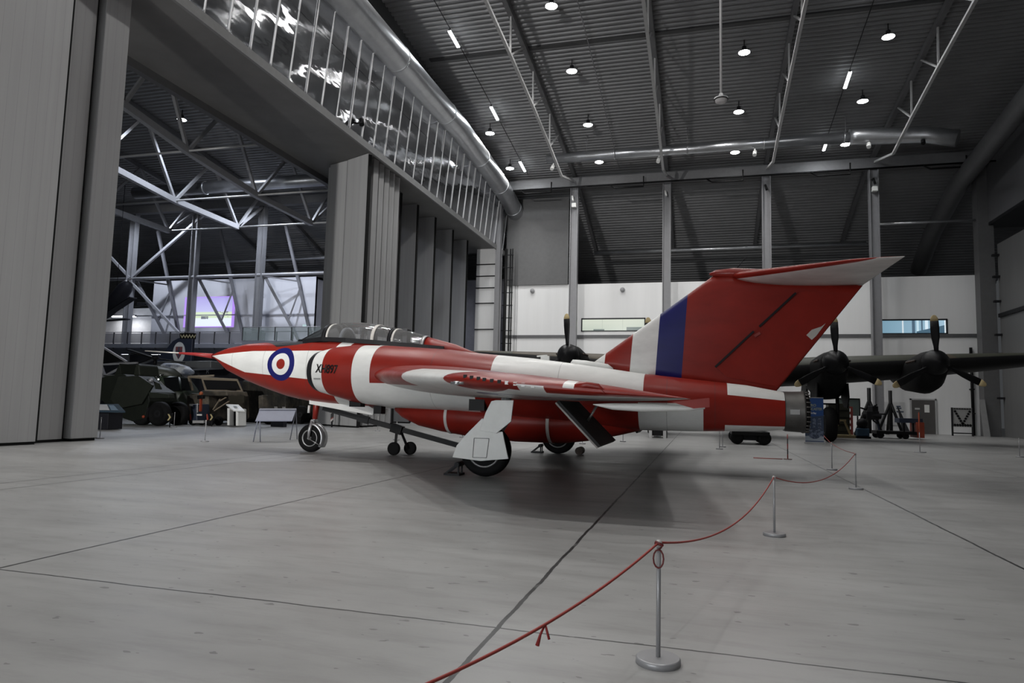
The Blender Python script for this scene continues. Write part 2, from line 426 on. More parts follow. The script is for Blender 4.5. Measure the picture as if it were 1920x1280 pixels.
# trusses along the hall depth
LC = ([8,20,29,36,41.6,47,48], [21.2,20.9,20.5,19.75,19.05,18.15,18.0])
def truss(X, label, deep=False, ys=None):
    t = thing('roof_truss', label, 'truss', (X, 52, 18.4), 'roof trusses')
    if not deep:
        ys = [6,11.5,17,22.6,28.2,33.6,38.7,43.5,47.6]
        low = [(X,y,lerp(*LC,y)) for y in ys]+[(X,52.3,19.2)]
        m = MB()
        for a, b in zip(low, low[1:]): m.beam(a, b, .16, .14)
        m.build('bottom_chord', M('truss_pale', (.42,.42,.42), .4, .2), t)
        m = MB(); up = [(X,y,roofz(y)-.28) for y in [6+i*3.1 for i in range(20)]]
        for a, b in zip(up, up[1:]): m.beam(a, b, .26, .34)
        m.build('top_chord', M('truss_dark', (.13,.13,.135), .5, .1), t)
        for i in range(len(ys)-1):
            y = ys[i]; a = (X,y,lerp(*LC,y)); 
            m = MB(); m.beam(a, (X, y-.1, roofz(y)-.3), .09, .09); m.build('web', M('truss_pale', (.42,.42,.42)), t)
            b = (X, ys[i]+2.9, roofz(ys[i]+2.9)-.3)
            m = MB(); m.beam(a, b, .09, .09); m.build('web', M('truss_pale', (.42,.42,.42)), t)
    else:
        nd = [(20,18.6),(30,17.75),(35.1,16.95),(42.2,16.25),(49.6,16.1)]
        low = [(X,y,z) for y, z in nd]
        m = MB()
        for a, b in zip(low, low[1:]): m.beam(a, b, .34, .42)
        m.beam(low[-1], (X,52.8,18.8), .2,.2)
        m.build('bottom_chord', M('truss_mid', (.28,.28,.29), .45, .1), t)
        m = MB(); up = [(X,y,roofz(y)-.28) for y in [10+i*3.1 for i in range(19)]]
        for a, b in zip(up, up[1:]): m.beam(a, b, .26, .36)
        m.build('top_chord', M('truss_dark', (.13,.13,.135), .5, .1), t)
        tops = [16,26,32.5,38.8,46,52.4]
        for i, (y, z) in enumerate(nd):
            for yt in (tops[i], tops[i+1]):
                m = MB(); m.beam((X,y,z), (X,yt,roofz(yt)-.35), .2, .2); m.build('web', M('truss_mid', (.23,.23,.24)), t)
truss(COLX[6], 'roof truss with pale zigzag lattice running down to the left column', 0)
truss(COLX[7], 'roof truss seen edge on as a single straight rib', 0)
truss(COLX[8], 'roof truss right of the hanging pole, its lattice turned away', 0)
truss(COLX[9], 'rightmost roof truss with pale lattice beside the dark corner', 0)
truss(COLX[4], 'far hall roof truss next to the soffit edge', 1)
truss(COLX[3], 'deep far hall roof truss ending beside the folded doors', 1)
truss(COLX[2], 'deep far hall roof truss, second from the folded doors', 1)
truss(COLX[1], 'deep far hall roof truss beside the left door post', 1)
# beams, ducts, pipes along X
def xbar(name, label, cat, x0, x1, y, z, kind, r, mat, group=None):
    t = thing(name, label, cat, ((x0+x1)/2, y, z), group)
    if kind == 'tube':
        MB().tube([(x0,y,z),(x1,y,z)], r, 18).build('pipe' if r < .2 else 'duct_body', mat, t)
    else: MB().bb((x0,y-r,z-r*1.2),(x1,y+r,z+r*1.2)).build('beam_web', mat, t)
    return t
beam_m = M('edge_beam_grey', (.16,.16,.165), .5, .1)
t = xbar('edge_beam', 'dark steel beam over the column heads of the near hall', 'beam', -16.2, 22, 52.9, 19.25, 'box', .3, beam_m)
m = MB(); m.tube([(-15.2,52.1,18.65),(22,52.1,18.65)], .07, 8)
for k in range(5):
    x = -14.2+7.25*k
    m.tube([(x,52.1,18.65),(x+.4,51.9,18.3),(x+2.6,51.9,18.3),(x+2.6,51.9,19.1)], .06, 6)
m.build('cable_tray', black, t)
xbar('edge_beam', 'dark steel beam over the columns of the far hall', 'beam', -60, -21.8, 52.9, 19.25, 'box', .3, beam_m)
xbar('wall_pipe', 'thin horizontal pipe high on the dark back roof between columns', 'pipe', -9.5, 13, 61, 15.3, 'tube', .16, galv)
xbar('wall_rail', 'slim rail right of the last column by the dark corner', 'rail', 12.2, 18.5, 54, 15.1, 'tube', .08, galv)
t = xbar('ventilation_duct', 'long horizontal round duct hanging below the roof', 'duct', -10.9, 9.3, 47.2, 19.2, 'tube', .34, galv)
m = MB(); m.tube([(9.2,47.2,19.2),(9.6,47.2,19.2),(13.6,47.2,19.0),(15.2,46.6,18.4)], .52, 18); m.build('flexible_section', galv, t)
for x in (-6,-1,4,8.9): MB().lathe([(-.05,.37),(.05,.37)], (x,47.2,19.2), 'X', 18).build('duct_joint', galv, t)
for x in (-10.4,-2.9,3.4,10.3,13.4):
    m = MB(); m.tube([(x,47.1,18.85),(x,47.0,18.5)], .05); m.tube([(x,47.0,18.62),(x-.05,46.75,18.3)], .13, 10); m.build('spotlight', black if x > 12 else white_paint, t)
m = MB()
for x in (-8,-1,5,9): m.tube([(x,47.2,19.5),(x,47.2,20.8)], .02, 5)
m.build('hanger_rod', steel_grey, t)
t = xbar('ventilation_duct', 'round duct crossing the far hall below the roof deck', 'duct', -46, -24, 45.5, 18.3, 'tube', .5, galv)
MB().lathe([(-.08,.54),(.08,.54)], (-39,45.5,18.3), 'X', 18).build('duct_joint', galv, t)
big = [(-15.5,y,z) for y, z in ((8,18.8),(18,19.2),(27,19.4),(34,19.4),(41,19.45),(48,18.95),(52,18.5),(56,17.7),(60,16.6),(66,14.7))]
t = thing('ventilation_duct', 'big spiral duct running along the top of the mirrored wall', 'duct', (-15.5, 27, 18.6))
MB().tube(big, .72, 26).build('duct_body', galv, t)
for a, b in zip(big, big[1:]):
    v = Vector(a)*.35+Vector(b)*.65; dd = (Vector(b)-Vector(a)).normalized()*.05; MB().tube([v-dd, v+dd], .745, 26).build('duct_joint', galv, t)
bigr = [(17.6,y,z) for y, z in ((36,19.6),(42,19.4),(48,18.6),(54,17.8),(60,15.8),(64,13.5))]
t = thing('ventilation_duct', 'dark round duct in the shadowed right roof corner', 'duct', (17.6, 48, 18))
MB().tube(bigr, .62, 22).build('duct_body', M('dull_duct', (.16,.16,.165), .5, .6), t)
for j, (y, z, x0) in enumerate(((35.1,16.95,-46),(42.2,16.25,-46),(49.6,16.1,-46))):
    xbar('tie_rod', ['thin tie rod across the far hall trusses, highest of three','thin tie rod across the far hall trusses, middle of three','thin tie rod across the far hall trusses, lowest of three'][j], 'rod', x0, -24.4, y, z, 'tube', .07, M('truss_pale', (.42,.42,.42)), 'tie rods of the far hall')
t = thing('roof_seam_strip', 'dark seam strip crossing the roof deck of the near hall', 'strip', (2, 37, 22)); MB().bb((-16,36.85,roofz(37)-.08),(19,37.15,roofz(37)+.02)).build('strip', M('dark_seam', (.04,.04,.042)), t)

# roof lamps and strip lights -------------------------------------------------
lens = EM('lamp_lens', (1,1,1), 30.0); tube_glow = EM('strip_glow', (.92,.97,1), 14.0)
LAMP_POWER, STRIP_POWER, FRONT_POWER = 1180.0, 240.0, 3400.0
def add_light(kind, name, loc, power, par, size=.4, color=(1,1,1), angle=150, rot=(0,0,0), sy=None, blend=.6):
    l = bpy.data.lights.new(name, kind); l.energy = power; l.color = color
    if kind == 'SPOT': l.spot_size = math.radians(angle); l.spot_blend = blend; l.shadow_soft_size = size
    else: l.shape = 'RECTANGLE'; l.size = size; l.size_y = sy or size
    o = bpy.data.objects.new(name, l); C.objects.link(o); o.parent = par; o.location = Vector(loc)-root_loc(par); o.rotation_euler = rot
def make_lamp(loc, label, power, angle=150, blend=.6, color=(1,.985,.96)):
    x, y, z = loc
    t = thing('high_bay_lamp', label, 'lamp', (x, y, z), 'round roof lamps')
    m = MB(); m.lathe([(.10,.16),(.22,.12),(.34,.12)], (x,y,z), 'Z', 16); m.lathe([(0,.33),(.02,.34),(.12,.2)], (x,y,z), 'Z', 16); m.build('housing', dark_metal, t)
    MB().tube([(x,y,z+.3),(x,y,roofz(y)-.02)], .03, 6).build('stem', dark_metal, t)
    MB().lathe([(-.06,.2),(-.01,.31),(.0,.31)], (x,y,z), 'Z', 16).build('lens', lens, t)
    add_light('SPOT', 'lamp_light', (x,y,z-.12), power, t, .28, color, angle, blend=blend)
rowX = {-14.5: 'beside the big duct', -7.5: 'left of the second truss', 2.26: 'right of the hanging pole', 9.5: 'towards the dark right side'}
ordn = ['nearest','second nearest','third','farthest']
for X, w in rowX.items():
    for i, y in enumerate((32.7,38.5,44.6,49.9)):
        if X == -14.5 and i < 2: continue
        make_lamp((X, y, roofz(y)-.75), 'round roof lamp %s, %s lamp of its row' % (w, ordn[i]), LAMP_POWER*(.28 if X > 9 else 1))
ADDED_LAMP_ROWS = {-14.5: (.3,.8,.8,0,0,.0,.06,.06), -7.5: (.2,.3,1.0,1.0,.5,.08,.08,.08), 2.26: (.08,.05,.12,.7,.4,.04,.04,.04)}  # roof lamps added out of view to light the jet, floor and left doors
for X, ks in ADDED_LAMP_ROWS.items():
    for i, (y, k) in enumerate(zip((26.9,21.2,15.4,7.3,1.5,-4.6,-9.9,-13.8), ks)):
        if k: make_lamp((X, y, roofz(y)-.75), 'added unseen roof lamp above the %s, %s of its row' % ({-14.5:'left doors',-7.5:'jet nose side',2.26:'jet tail'}[X], ['fifth','sixth','seventh','eighth','ninth','tenth','eleventh','last'][i]), FRONT_POWER*k, *((78, 1.0) if X > -10 and i in (2,3,4) else (170, .15)))
for X, y, w in ((-36.07,39.24,'high in the far hall'),(-35.4,49.29,'near the folded doors in the far hall'),(-49.7,49.88,'low beside the left door post')):
    make_lamp((X, y, roofz(y)-.75), 'round roof lamp '+w, LAMP_POWER*5.5, color=(.80,.87,1))
for X, lab in ((-13.57,'along the big duct side'),(8.28,'on the right half of the roof')):
    tr = thing('lighting_track', 'thin lighting track %s' % lab, 'track', (X, 40, 21.9))
    m = MB(); yy = [26+2*i for i in range(14)]
    m.tube([(X,y,roofz(y)-.32) for y in yy], .025, 6); m.build('rail', black, tr)
    for i, (ya, yb) in enumerate(((33.9,35.4),(41.8,43.4),(49.4,51.0))):
        t = thing('strip_light', 'white strip light %s, %s of three' % (lab, ['nearest','middle','farthest'][i]), 'lamp', (X, (ya+yb)/2, roofz(ya)-.5), 'strip lights on the tracks')
        a, b = Vector((X,ya,roofz(ya)-.45)), Vector((X,yb,roofz(yb)-.45))
        MB().beam(a, b, .12, .1).build('housing', dark_metal, t)
        o_ = Vector((0,0,-.07)); MB().beam(a+o_, b+o_, .17, .06).build('diffuser', tube_glow, t)
        add_light('AREA', 'strip_light_source', (a+b)/2+Vector((0,0,-.13)), STRIP_POWER, t, .15, (.93,.97,1), sy=1.5)
tr = thing('lighting_track', 'thin empty track between the first trusses', 'track', (-6.23, 40, 21.9)); MB().tube([(-6.23,y,roofz(y)-.32) for y in range(26,53,2)], .03, 6).build('rail', steel_grey, tr)
# floodlight added out of view to brighten the nose and the folded doors
fl = thing('fill_floodlight', 'floodlight added on the unseen front wall to brighten the jet nose', 'lamp', (-14,-15.3,11))
MB().bb((-14.3,-15.5,10.9),(-13.7,-15.2,11.1)).build('bracket', dark_metal, fl); MB().box((-14,-15.0,11.0),(.7,.35,.5)).build('housing', dark_metal, fl, .03)
_d2 = Vector((-17,42,10.0))-Vector((-14,-14.6,11))
add_light('SPOT', 'added_flood_light', (-14,-14.7,11), ADDED_FLOOD, fl, .25, (1,.985,.96), 52, tuple(_d2.to_track_quat('-Z','Y').to_euler()), blend=.9)
# hanging pole with disc sensor
q = P(1352,186,25)
t = thing('hanging_pole', 'white pole hanging from the roof with a round disc head', 'pole', q)
MB().tube([(q.x,25,q.z+.1),(q.x,25,roofz(25))], .045, 8).build('pole', M('pole_white', (.6,.6,.6), .4), t)
MB().lathe([(-.14,.12),(-.1,.2),(-.02,.22),(.0,.24),(.05,.24),(.1,.1),(.22,.06)], q, 'Z', 20).build('disc_head', M('pole_white', (.6,.6,.6)), t)
MB().lathe([(-.03,.25),(.0,.25)], q, 'Z', 20).build('dark_band', black, t)

# small security lights on white wall
for j, (px, py) in enumerate(((998,545),(1167,543))):
    q = P(px, py, WY-.15); o = MB().sphere(q, .2, 12, 7).build('wall_dome', M('dome_grey', (.33,.33,.34)), None)
    tag(o, ['small grey dome on the white back wall left of the first column','small grey dome on the white back wall above the pale window'][j], 'dome')
q = P(677,230,30); 
t = thing('wall_camera', 'small dark camera fixed on the mirrored left wall', 'camera', PX(677,230,FX+.3)); q = PX(677,230,FX+.3)
m = MB(); m.tube([q+Vector((-.25,0,0)), q], .05); m.build('bracket', black, t); MB().tube([q+Vector((0,0,.15)), q+Vector((.1,-.1,-.15))], .13, 10).build('body', black, t)

# sliding doors ---------------------------------------------------------------
edge_black = M('door_edge_seal', (.01,.01,.01), .7)
def leaf(a, b, label, thick=.14, ztop=FZ-.04, seal=True):
    a, b = Vector((*a, 0)), Vector((*b, 0)); d = (b-a).normalized(); nrm = Vector((-d.y, d.x, 0))
    t = thing('sliding_door_leaf', label, 'door', (a+b)/2, 'tall folding hangar door leaves')
    MB().prism([a+Vector((0,0,.08)), b+Vector((0,0,.08)), b+Vector((0,0,ztop)), a+Vector((0,0,ztop))], nrm*thick).build('panel', door_mat, t)
    MB().prism([a+nrm*.02, b+nrm*.02, b+nrm*.02+Vector((0,0,.1)), a+nrm*.02+Vector((0,0,.1))], nrm*(thick-.04)).build('bottom_seal', edge_black, t)
    if seal:
        MB().box(b+d*.03+nrm*thick/2+Vector((0,0,ztop/2)), (.06,thick*.9,ztop-.1), math.atan2(d.y,d.x)).build('edge_seal', edge_black, t)
    return t
leaf((-17.42,9.0),(-17.25,14.4), 'huge grey hangar door leaf at the left edge of the picture', .2)
leaf((-17.62,14.5),(-17.75,15.62), 'narrow grey door leaf between the huge left leaf and the door post', .2)
t = thing('door_post', 'square grey post closing the left door at the opening edge', 'post', (-18, 16.2, 0))
MB().bb((-18.5,15.75,.08),(-17.55,16.65,FZ-.04)).build('post_shaft', door_mat, t, .02)
MB().bb((-18.45,15.8,0),(-17.6,16.6,.08)).build('bottom_seal', edge_black, t)
leaf((-19.9,32.75),(-18.6,32.3), 'first grey leaf of the folded far doors, at the opening edge', .2)
leaf((-18.55,32.25),(-16.95,31.55), 'wide grey leaf fronting the folded far doors', .2)
for k in range(5): leaf((-20.2+.1*k,33.1+.72*k),(-17.0-.03*k,32.3+.72*k), 'grey door leaf in the tight folded bundle, %s from the front' % ['first','second','third','fourth','fifth'][k], .40, seal=False)
names = ['nearest','second','third','fourth','farthest']
for k, y in enumerate((38.0,40.6,43.7,47.2,50.5)):
    leaf((-22.0,y+.4),(-18.1,y), 'spaced grey door leaf on the far track, %s of five' % names[k], .2)
# black pipes in the far left corner
t = thing('corner_pipes', 'black vertical pipes in the far left corner beside the white wall', 'pipe', (-15.9, 53.6, 0))
for dx, r in ((0,.13),(.42,.06),(.62,.05)): MB().tube([(-15.7+dx*.9,53.6,0),(-15.7+dx*.9,53.6,14.2)], r, 8).build('pipe', black, t)
m = MB()
for z in range(1, 14): m.bb((-15.95,53.5,z*1.05),(-15.05,53.6,z*1.05+.06))
m.build('clamp', dark_metal, t)
# ================================================================== RED AND WHITE JET
Y0 = 16.2
jet = thing('jet_fighter', 'red and white twin-engined delta-wing jet with roundel on the nose', 'aircraft', (-4.0, Y0, 0))
def Yc(y): return Y0+y
def clean_bool(a): return a
def paint_mat(name, fn, rough=.33, wearamt=.22):
    nb = NB(name, rough, 0, .25); x, y, z = nb.pos(); c = fn(nb, x, y, z); nb.col(nb.wear(c, wearamt, 1.6, (.6,1,1.6)))
    nb.l(nb.f('MULTIPLY_ADD', nb.noise(2.5, 4), .25, rough-.1), nb.b.inputs['Roughness'])
    return nb.m
def panel_lines(nb, c, x, z, xs, w=.008):
    for q in xs: c = nb.mix(nb.mul(nb.lt(nb.f('ABSOLUTE', nb.sub(x, q)), w), .35), c, (.05,.05,.05))
    return c
def body_paint(nb, x, y, z):                                   # centre body: nose and spine
    c = RED
    ay = nb.f('ABSOLUTE', nb.sub(y, Y0))
    top = nb.f('MINIMUM', 2.635, nb.lin(x, .06, 2.535+.06*13.25))
    bot = nb.f('MAXIMUM', nb.lin(x, -.32, 2.53-.32*13.25), nb.lin(x, -.08, 2.04-.08*11.44))
    c = nb.mix(nb.AND(nb.lt(z, top), nb.gt(z, bot), nb.lt(x, -8.5)), c, WHITE)
    xs_ = nb.lin(z, -.45, 2.7*.45); xs_ = nb.add(x, xs_)
    c = nb.mix(nb.AND(nb.rng(xs_, -9.02, -8.66), nb.gt(z, 2.4)), c, WHITE)
    c = nb.mix(nb.AND(nb.rng(x, -9.0, -8.62), nb.lt(z, 1.7)), c, WHITE)
    c = nb.mix(nb.rng(x, -7.85, -7.38), c, WHITE)
    c = nb.mix(nb.rng(x, -4.5, -1.2), c, WHITE)
    r = nb.f('SQRT', nb.add(nb.f('POWER', nb.sub(x, -10.55), 2), nb.f('POWER', nb.sub(z, 2.285), 2)))
    for rr, cc in ((.435, BLUE), (.285, WHITE), (.135, RED)): c = nb.mix(nb.lt(r, rr), c, cc)
    c = nb.mix(nb.AND(nb.lt(ay, .47), nb.rng(x, -9.5, -6.75), nb.gt(z, 2.62)), c, (.02,.02,.022))
    ag = nb.AND(nb.lt(ay, nb.f('MINIMUM', .52, nb.lin(x, .62, .62*11.7))), nb.gt(z, 2.66), nb.lt(x, -9.35))
    c = nb.mix(ag, c, (.018,.018,.02))
    c = panel_lines(nb, c, x, z, (-12.3,-11.15,-9.75))
    return c
mat_body = paint_mat('jet_body_paint', body_paint)
def nac_paint(nb, x, y, z):
    c = RED
    lo = nb.lt(z, 1.95)
    c = nb.mix(nb.lt(x, -8.66), c, WHITE)
    c = nb.mix(nb.rng(x, -7.85, -7.38), c, WHITE)
    c = nb.mix(nb.AND(nb.rng(x, -7.4, -4.85), nb.lt(z, 1.8)), c, WHITE)
    c = nb.mix(nb.AND(nb.rng(x, -4.5, -1.2), nb.gt(z, 1.72)), c, WHITE)
    c = nb.mix(nb.AND(nb.rng(x, -1.3, .02), nb.lt(z, 1.5)), c, WHITE)
    c = nb.mix(nb.AND(nb.gt(x, .5), nb.gt(z, nb.lin(x, -.085, 1.70+.085*.5))), c, WHITE)
    c = nb.mix(nb.AND(nb.gt(x, .45), nb.lt(z, 1.075)), c, WHITE)
    c = panel_lines(nb, c, x, z, (-.72, -5.9, -3.0, .25))
    return c
mat_nac = paint_mat('jet_nacelle_paint', nac_paint)
# centre body
st = [(-13.30,2.53,.02,.02,.02),(-13.1,2.53,.11,.10,.11),(-12.69,2.46,.30,.30,.34),(-12.05,2.37,.50,.50,.51),(-11.54,2.32,.61,.585,.63),(-11.12,2.28,.68,.645,.715),(-10.7,2.24,.74,.70,.79),
      (-10.3,2.21,.79,.755,.83),(-9.8,2.18,.83,.80,.88),(-9.3,2.15,.85,.83,.89),(-8.6,2.1,.86,.85,.88),(-7.6,2.05,.88,.83,.84),(-6.7,2.0,.9,.76,.8),(-5.6,1.95,.9,.70,.77),(-4.5,1.85,.9,.70,.7),(-2.6,1.65,.85,.68,.65),(-1.0,1.5,.75,.65,.55),(0.5,1.42,.6,.50,.4),(1.5,1.38,.4,.35,.3)]
MB().loft([ring(x, Y0, z, hw, ht, hb, 48, 2.15 if x < -10 else 2.5) for x, z, hw, ht, hb in st]).build('centre_fuselage', mat_body, jet)
boom = MB(); boom.tube([(-13.25,Y0,2.53),(-13.9,Y0,2.585),(-14.4,Y0,2.61)], [.075,.045,.03], 10); boom.build('nose_boom', M('boom_red', (.33,.03,.03), .4), jet)
MB().tube([(-14.4,Y0,2.61),(-15.6,Y0,2.67)], [.022,.014], 8).build('pitot_tip', M('pale_metal', (.5,.48,.45), .35, .5), jet)
# nacelles either side
ns = [(-8.95,2.075,.70,.525,.525,1.16),(-8.6,2.07,.77,.62,.61,1.13),(-8.1,2.04,.84,.70,.70,1.1),(-7.2,1.99,.88,.735,.745,1.07),(-5.7,1.92,.88,.72,.71,1.05),(-4.9,1.86,.87,.69,.69,1.03),(-3.7,1.76,.85,.69,.70,1.0),(-2.6,1.66,.80,.66,.66,.98),(-1.3,1.52,.72,.62,.62,.94),(-.2,1.47,.62,.56,.56,.90),(.9,1.43,.51,.49,.48,.86),(1.63,1.39,.42,.40,.39,.82)]
nac_bvh = None
for sgn in (-1, 1):
    secs = [ring(x, Y0+sgn*yc, z, hw, ht, hb, 48, 2.25) for x, z, hw, ht, hb, yc in ns]
    nm = MB().loft(secs, cap=False); no = nm.build('engine_nacelle', mat_nac, jet)
    if sgn < 0: nac_bvh = BVHTree.FromPolygons(nm.v, nm.f)
    x, z, hw, ht, hb, yc = ns[0]
    lip = [ring(-8.95+.0, Y0+sgn*yc, z, hw+.004, ht+.004, hb+.004, 48, 2.25), ring(-9.06, Y0+sgn*yc, z, hw-.012, ht-.03, hb-.03, 48, 2.25), ring(-9.11, Y0+sgn*yc, z, hw-.05, ht-.07, hb-.07, 48, 2.25), ring(-9.0, Y0+sgn*yc, z, hw-.09, ht-.09, hb-.09, 48, 2.25)]
    MB().loft(lip, cap=False).build('intake_lip', M('intake_lip_black', (.016,.016,.018), .5), jet)
    MB().loft([lip[3], ring(-8.0, Y0+sgn*yc, z, hw-.15, ht-.15, hb-.15, 48, 2.1)], cap=True).build('intake_duct', M('duct_dark', (.03,.03,.03), .6), jet)
    # jet pipe nozzle
    nz = MB(); oy = Y0+sgn*.82
    nz.lathe([(1.60,.385),(1.66,.41),(1.97,.425),(1.99,.44),(2.03,.44)], (0,oy,1.385), 'X', 40)
    no_ = nz.build('jet_nozzle', M('nozzle_metal', (.11,.105,.10), .5, .6, .45, 3), jet)
    for k in range(26):
        a = 2*PI*k/26; v = Vector((2.07, oy+.42*math.cos(a), 1.385+.42*math.sin(a)))
        MB().tube([v-Vector((.06,0,0)), v+Vector((.05,0,0))], .014, 5).build('nozzle_tab', M('nozzle_tab_metal', (.16,.15,.14), .4, .7), no_)
    MB().lathe([(2.02,.39),(2.11,.385),(2.09,.36),(1.7,.33)], (0,oy,1.385), 'X', 40).build('nozzle_inner', M('soot_black', (.014,.013,.012), .6), jet)
    m = MB(); m.bb((1.72,oy-.45,1.33),(1.9,oy-.425,1.43)) if sgn < 0 else m.bb((1.72,oy+.425,1.33),(1.9,oy+.45,1.43)); m.build('nozzle_plate', alu, jet)
    # belly tank
    ts = [(-7.28,1.20,.02,.03),(-7.05,1.17,.2,.17),(-6.6,1.13,.40,.31),(-6.0,1.09,.52,.39),(-5.4,1.06,.60,.44),(-4.2,1.0,.66,.47),(-3.1,.98,.66,.45),(-2.4,1.02,.60,.40),(-1.8,1.08,.5,.32),(-1.25,1.12,.35,.22),(-.8,1.15,.15,.1)]
    MB().loft([ring(x, Y0+sgn*.72, z, hw, ht, ht, 32) for x, z, hw, ht in ts]).build('belly_tank', M('tank_red', RED, .4, 0, .28, 2, None, .2), jet)
    for bx in (-5.75, -3.3):
        zz, hw, ht = lerp([t[0] for t in ts],[t[1] for t in ts],bx), lerp([t[0] for t in ts],[t[2] for t in ts],bx)+.012, lerp([t[0] for t in ts],[t[3] for t in ts],bx)+.012
        MB().loft([ring(bx-.035, Y0+sgn*.72, zz, hw, ht, ht, 32), ring(bx+.035, Y0+sgn*.72, zz, hw, ht, ht, 32)], cap=False).build('tank_strap', M('strap_white', (.6,.58,.56), .5), jet)
# serial lettering laid on the near nacelle
def on_nacelle(x, z):
    h = nac_bvh.ray_cast(Vector((x, 0, z)), Vector((0,1,0)))[0]
    return h+Vector((0,-.02,0)) if h else Vector((x, Y0-1.9, z))
tv, tf = text_geo('XH897', .285, shear=.12, spacing=.98, bold=.004)
o = MB().add([on_nacelle(-8.82+v.x*.72, 2.03+v.y-.03*v.x) for v in tv], tf).build('serial_lettering', black, jet); o['label'] = 'black serial XH897 on the intake side'
for sgn in (-1,): 
    MB().add([on_nacelle(x, z) for x, z in ((-8.88,1.86),(-8.68,1.86),(-8.68,1.895),(-8.88,1.895))], [(0,1,2,3)]).build('intake_marking', M('mark_grey', (.3,.3,.3)), jet)
# auxiliary doors / cooling scoops (black square covers)
for (px, py, w, h, Y, nm) in ((666,755,.30,.19,14.9,'intake_cover'),(708,768,.20,.19,15.0,'intake_cover'),(894,758,.36,.27,14.42,'vent_opening')):
    q = P(px, py, Y); MB().bb((q.x-w/2,Y-.015,q.z-h/2),(q.x+w/2,Y+.22,q.z+h/2)).build(nm, black, jet)
# canopy
cs = [(-9.48,2.96,.50,.42),(-9.12,2.96,.52,.49),(-8.75,2.94,.52,.51),(-8.4,2.92,.51,.50),(-8.0,2.90,.48,.45),(-7.6,2.87,.45,.40),(-7.2,2.84,.41,.355),(-6.78,2.80,.33,.27)]
glass = bpy.data.materials.new('canopy_glass'); glass.use_nodes = True
nt = glass.node_tree; nt.nodes.clear(); out = nt.nodes.new('ShaderNodeOutputMaterial'); tr = nt.nodes.new('ShaderNodeBsdfTransparent'); tr.inputs[0].default_value = (.95,.96,.97,1)
gl = nt.nodes.new('ShaderNodeBsdfGlossy'); gl.inputs['Roughness'].default_value = .06; gl.inputs[0].default_value = (.95,.95,.97,1); mx = nt.nodes.new('ShaderNodeMixShader'); fr = nt.nodes.new('ShaderNodeFresnel'); fr.inputs[0].default_value = 1.75
nt.links.new(fr.outputs[0], mx.inputs[0]); nt.links.new(tr.outputs[0], mx.inputs[1]); nt.links.new(gl.outputs[0], mx.inputs[2]); df = nt.nodes.new('ShaderNodeBsdfDiffuse'); df.inputs[0].default_value = (.8,.8,.8,1); mh = nt.nodes.new('ShaderNodeMixShader'); mh.inputs[0].default_value = .10; nt.links.new(mx.outputs[0], mh.inputs[1]); nt.links.new(df.outputs[0], mh.inputs[2]); nt.links.new(mh.outputs[0], out.inputs[0])
def arch(x, zb, hw, h, n=20, yoff=0, e=2.1):
    r = []
    for k in range(n+1):
        a = PI*k/n; c, q = math.cos(a), math.sin(a)
        r.append(Vector((x, Y0+hw*math.copysign(abs(c)**(2/e), c), zb+h*abs(q)**(2/e))))
    return r
def sheet(rows, name, mat, par):
    n = len(rows[0]); return MB().add([v for r in rows for v in r], [(i*n+k, i*n+k+1, (i+1)*n+k+1, (i+1)*n+k) for i in range(len(rows)-1) for k in range(n-1)], True).build(name, mat, par)
def cs_at(x): return [lerp([c[0] for c in cs],[c[i] for c in cs],x) for i in (1,2,3)]
def smooth_rows(x0, x1, n): return [arch(x, *cs_at(x)) for x in [x0+(x1-x0)*i/n for i in range(n+1)]]
sheet(smooth_rows(-9.45,-8.15,9), 'canopy_front', glass, jet); sheet(smooth_rows(-8.05,-7.72,3), 'canopy_centre', glass, jet); sheet(smooth_rows(-7.62,-6.82,6), 'canopy_rear', glass, jet)
def hoop(x, w, mat, name, grow=.012):
    zb, hw, h = cs_at(x); a = arch(x-w/2, zb, hw+grow, h+grow); b = arch(x+w/2, *[q+g for q, g in zip(cs_at(x+w/2), (0,grow,grow))]); c = arch(x+w/2, zb, hw-.02, h-.02); d_ = arch(x-w/2, zb, hw-.02, h-.02)
    rows = [d_, a, b, c, d_]; sheet(rows, name, mat, jet)
fw = M('frame_white', (.62,.60,.56), .4); fb = M('frame_black', (.014,.014,.016), .45)
hoop(-9.49,.10,fb,'windscreen_arch',.03); hoop(-9.40,.05,fw,'canopy_hoop'); hoop(-8.11,.09,fw,'canopy_hoop'); hoop(-7.66,.09,fb,'canopy_hoop'); hoop(-7.57,.05,fw,'canopy_hoop'); hoop(-6.80,.09,M('frame_alu',(.5,.5,.5),.3,.6),'canopy_hoop')
# windscreen: two side panes, flat front pane
def ws(sgn): return [Vector((-10.42,Y0+sgn*.18,2.95)), Vector((-9.5,Y0+sgn*.53,2.96)), Vector((-9.5,Y0+sgn*.38,3.28)), Vector((-9.52,Y0+sgn*.14,3.365)), Vector((-10.40,Y0+sgn*.08,2.97))]
smoke = bpy.data.materials.new('windscreen_glass'); smoke.use_nodes = True; b_ = smoke.node_tree.nodes['Principled BSDF']; b_.inputs['Base Color'].default_value = (.05,.055,.06,1); b_.inputs['Roughness'].default_value = .12; b_.inputs['Alpha'].default_value = .72
for sgn in (-1,1): MB().add(ws(sgn), [(0,1,2,3,4)]).build('windscreen_side', smoke, jet)
MB().quad(ws(-1)[4], ws(1)[4], ws(1)[3], ws(-1)[3]).build('windscreen_front', smoke, jet)
m = MB()
for sgn in (-1,1):
    w = ws(sgn); m.tube([w[0], w[1]], .03, 6); m.tube([w[4], w[3]], .022, 6); m.tube([w[0], w[4]], .03, 6)
m.build('windscreen_frame', fb, jet)
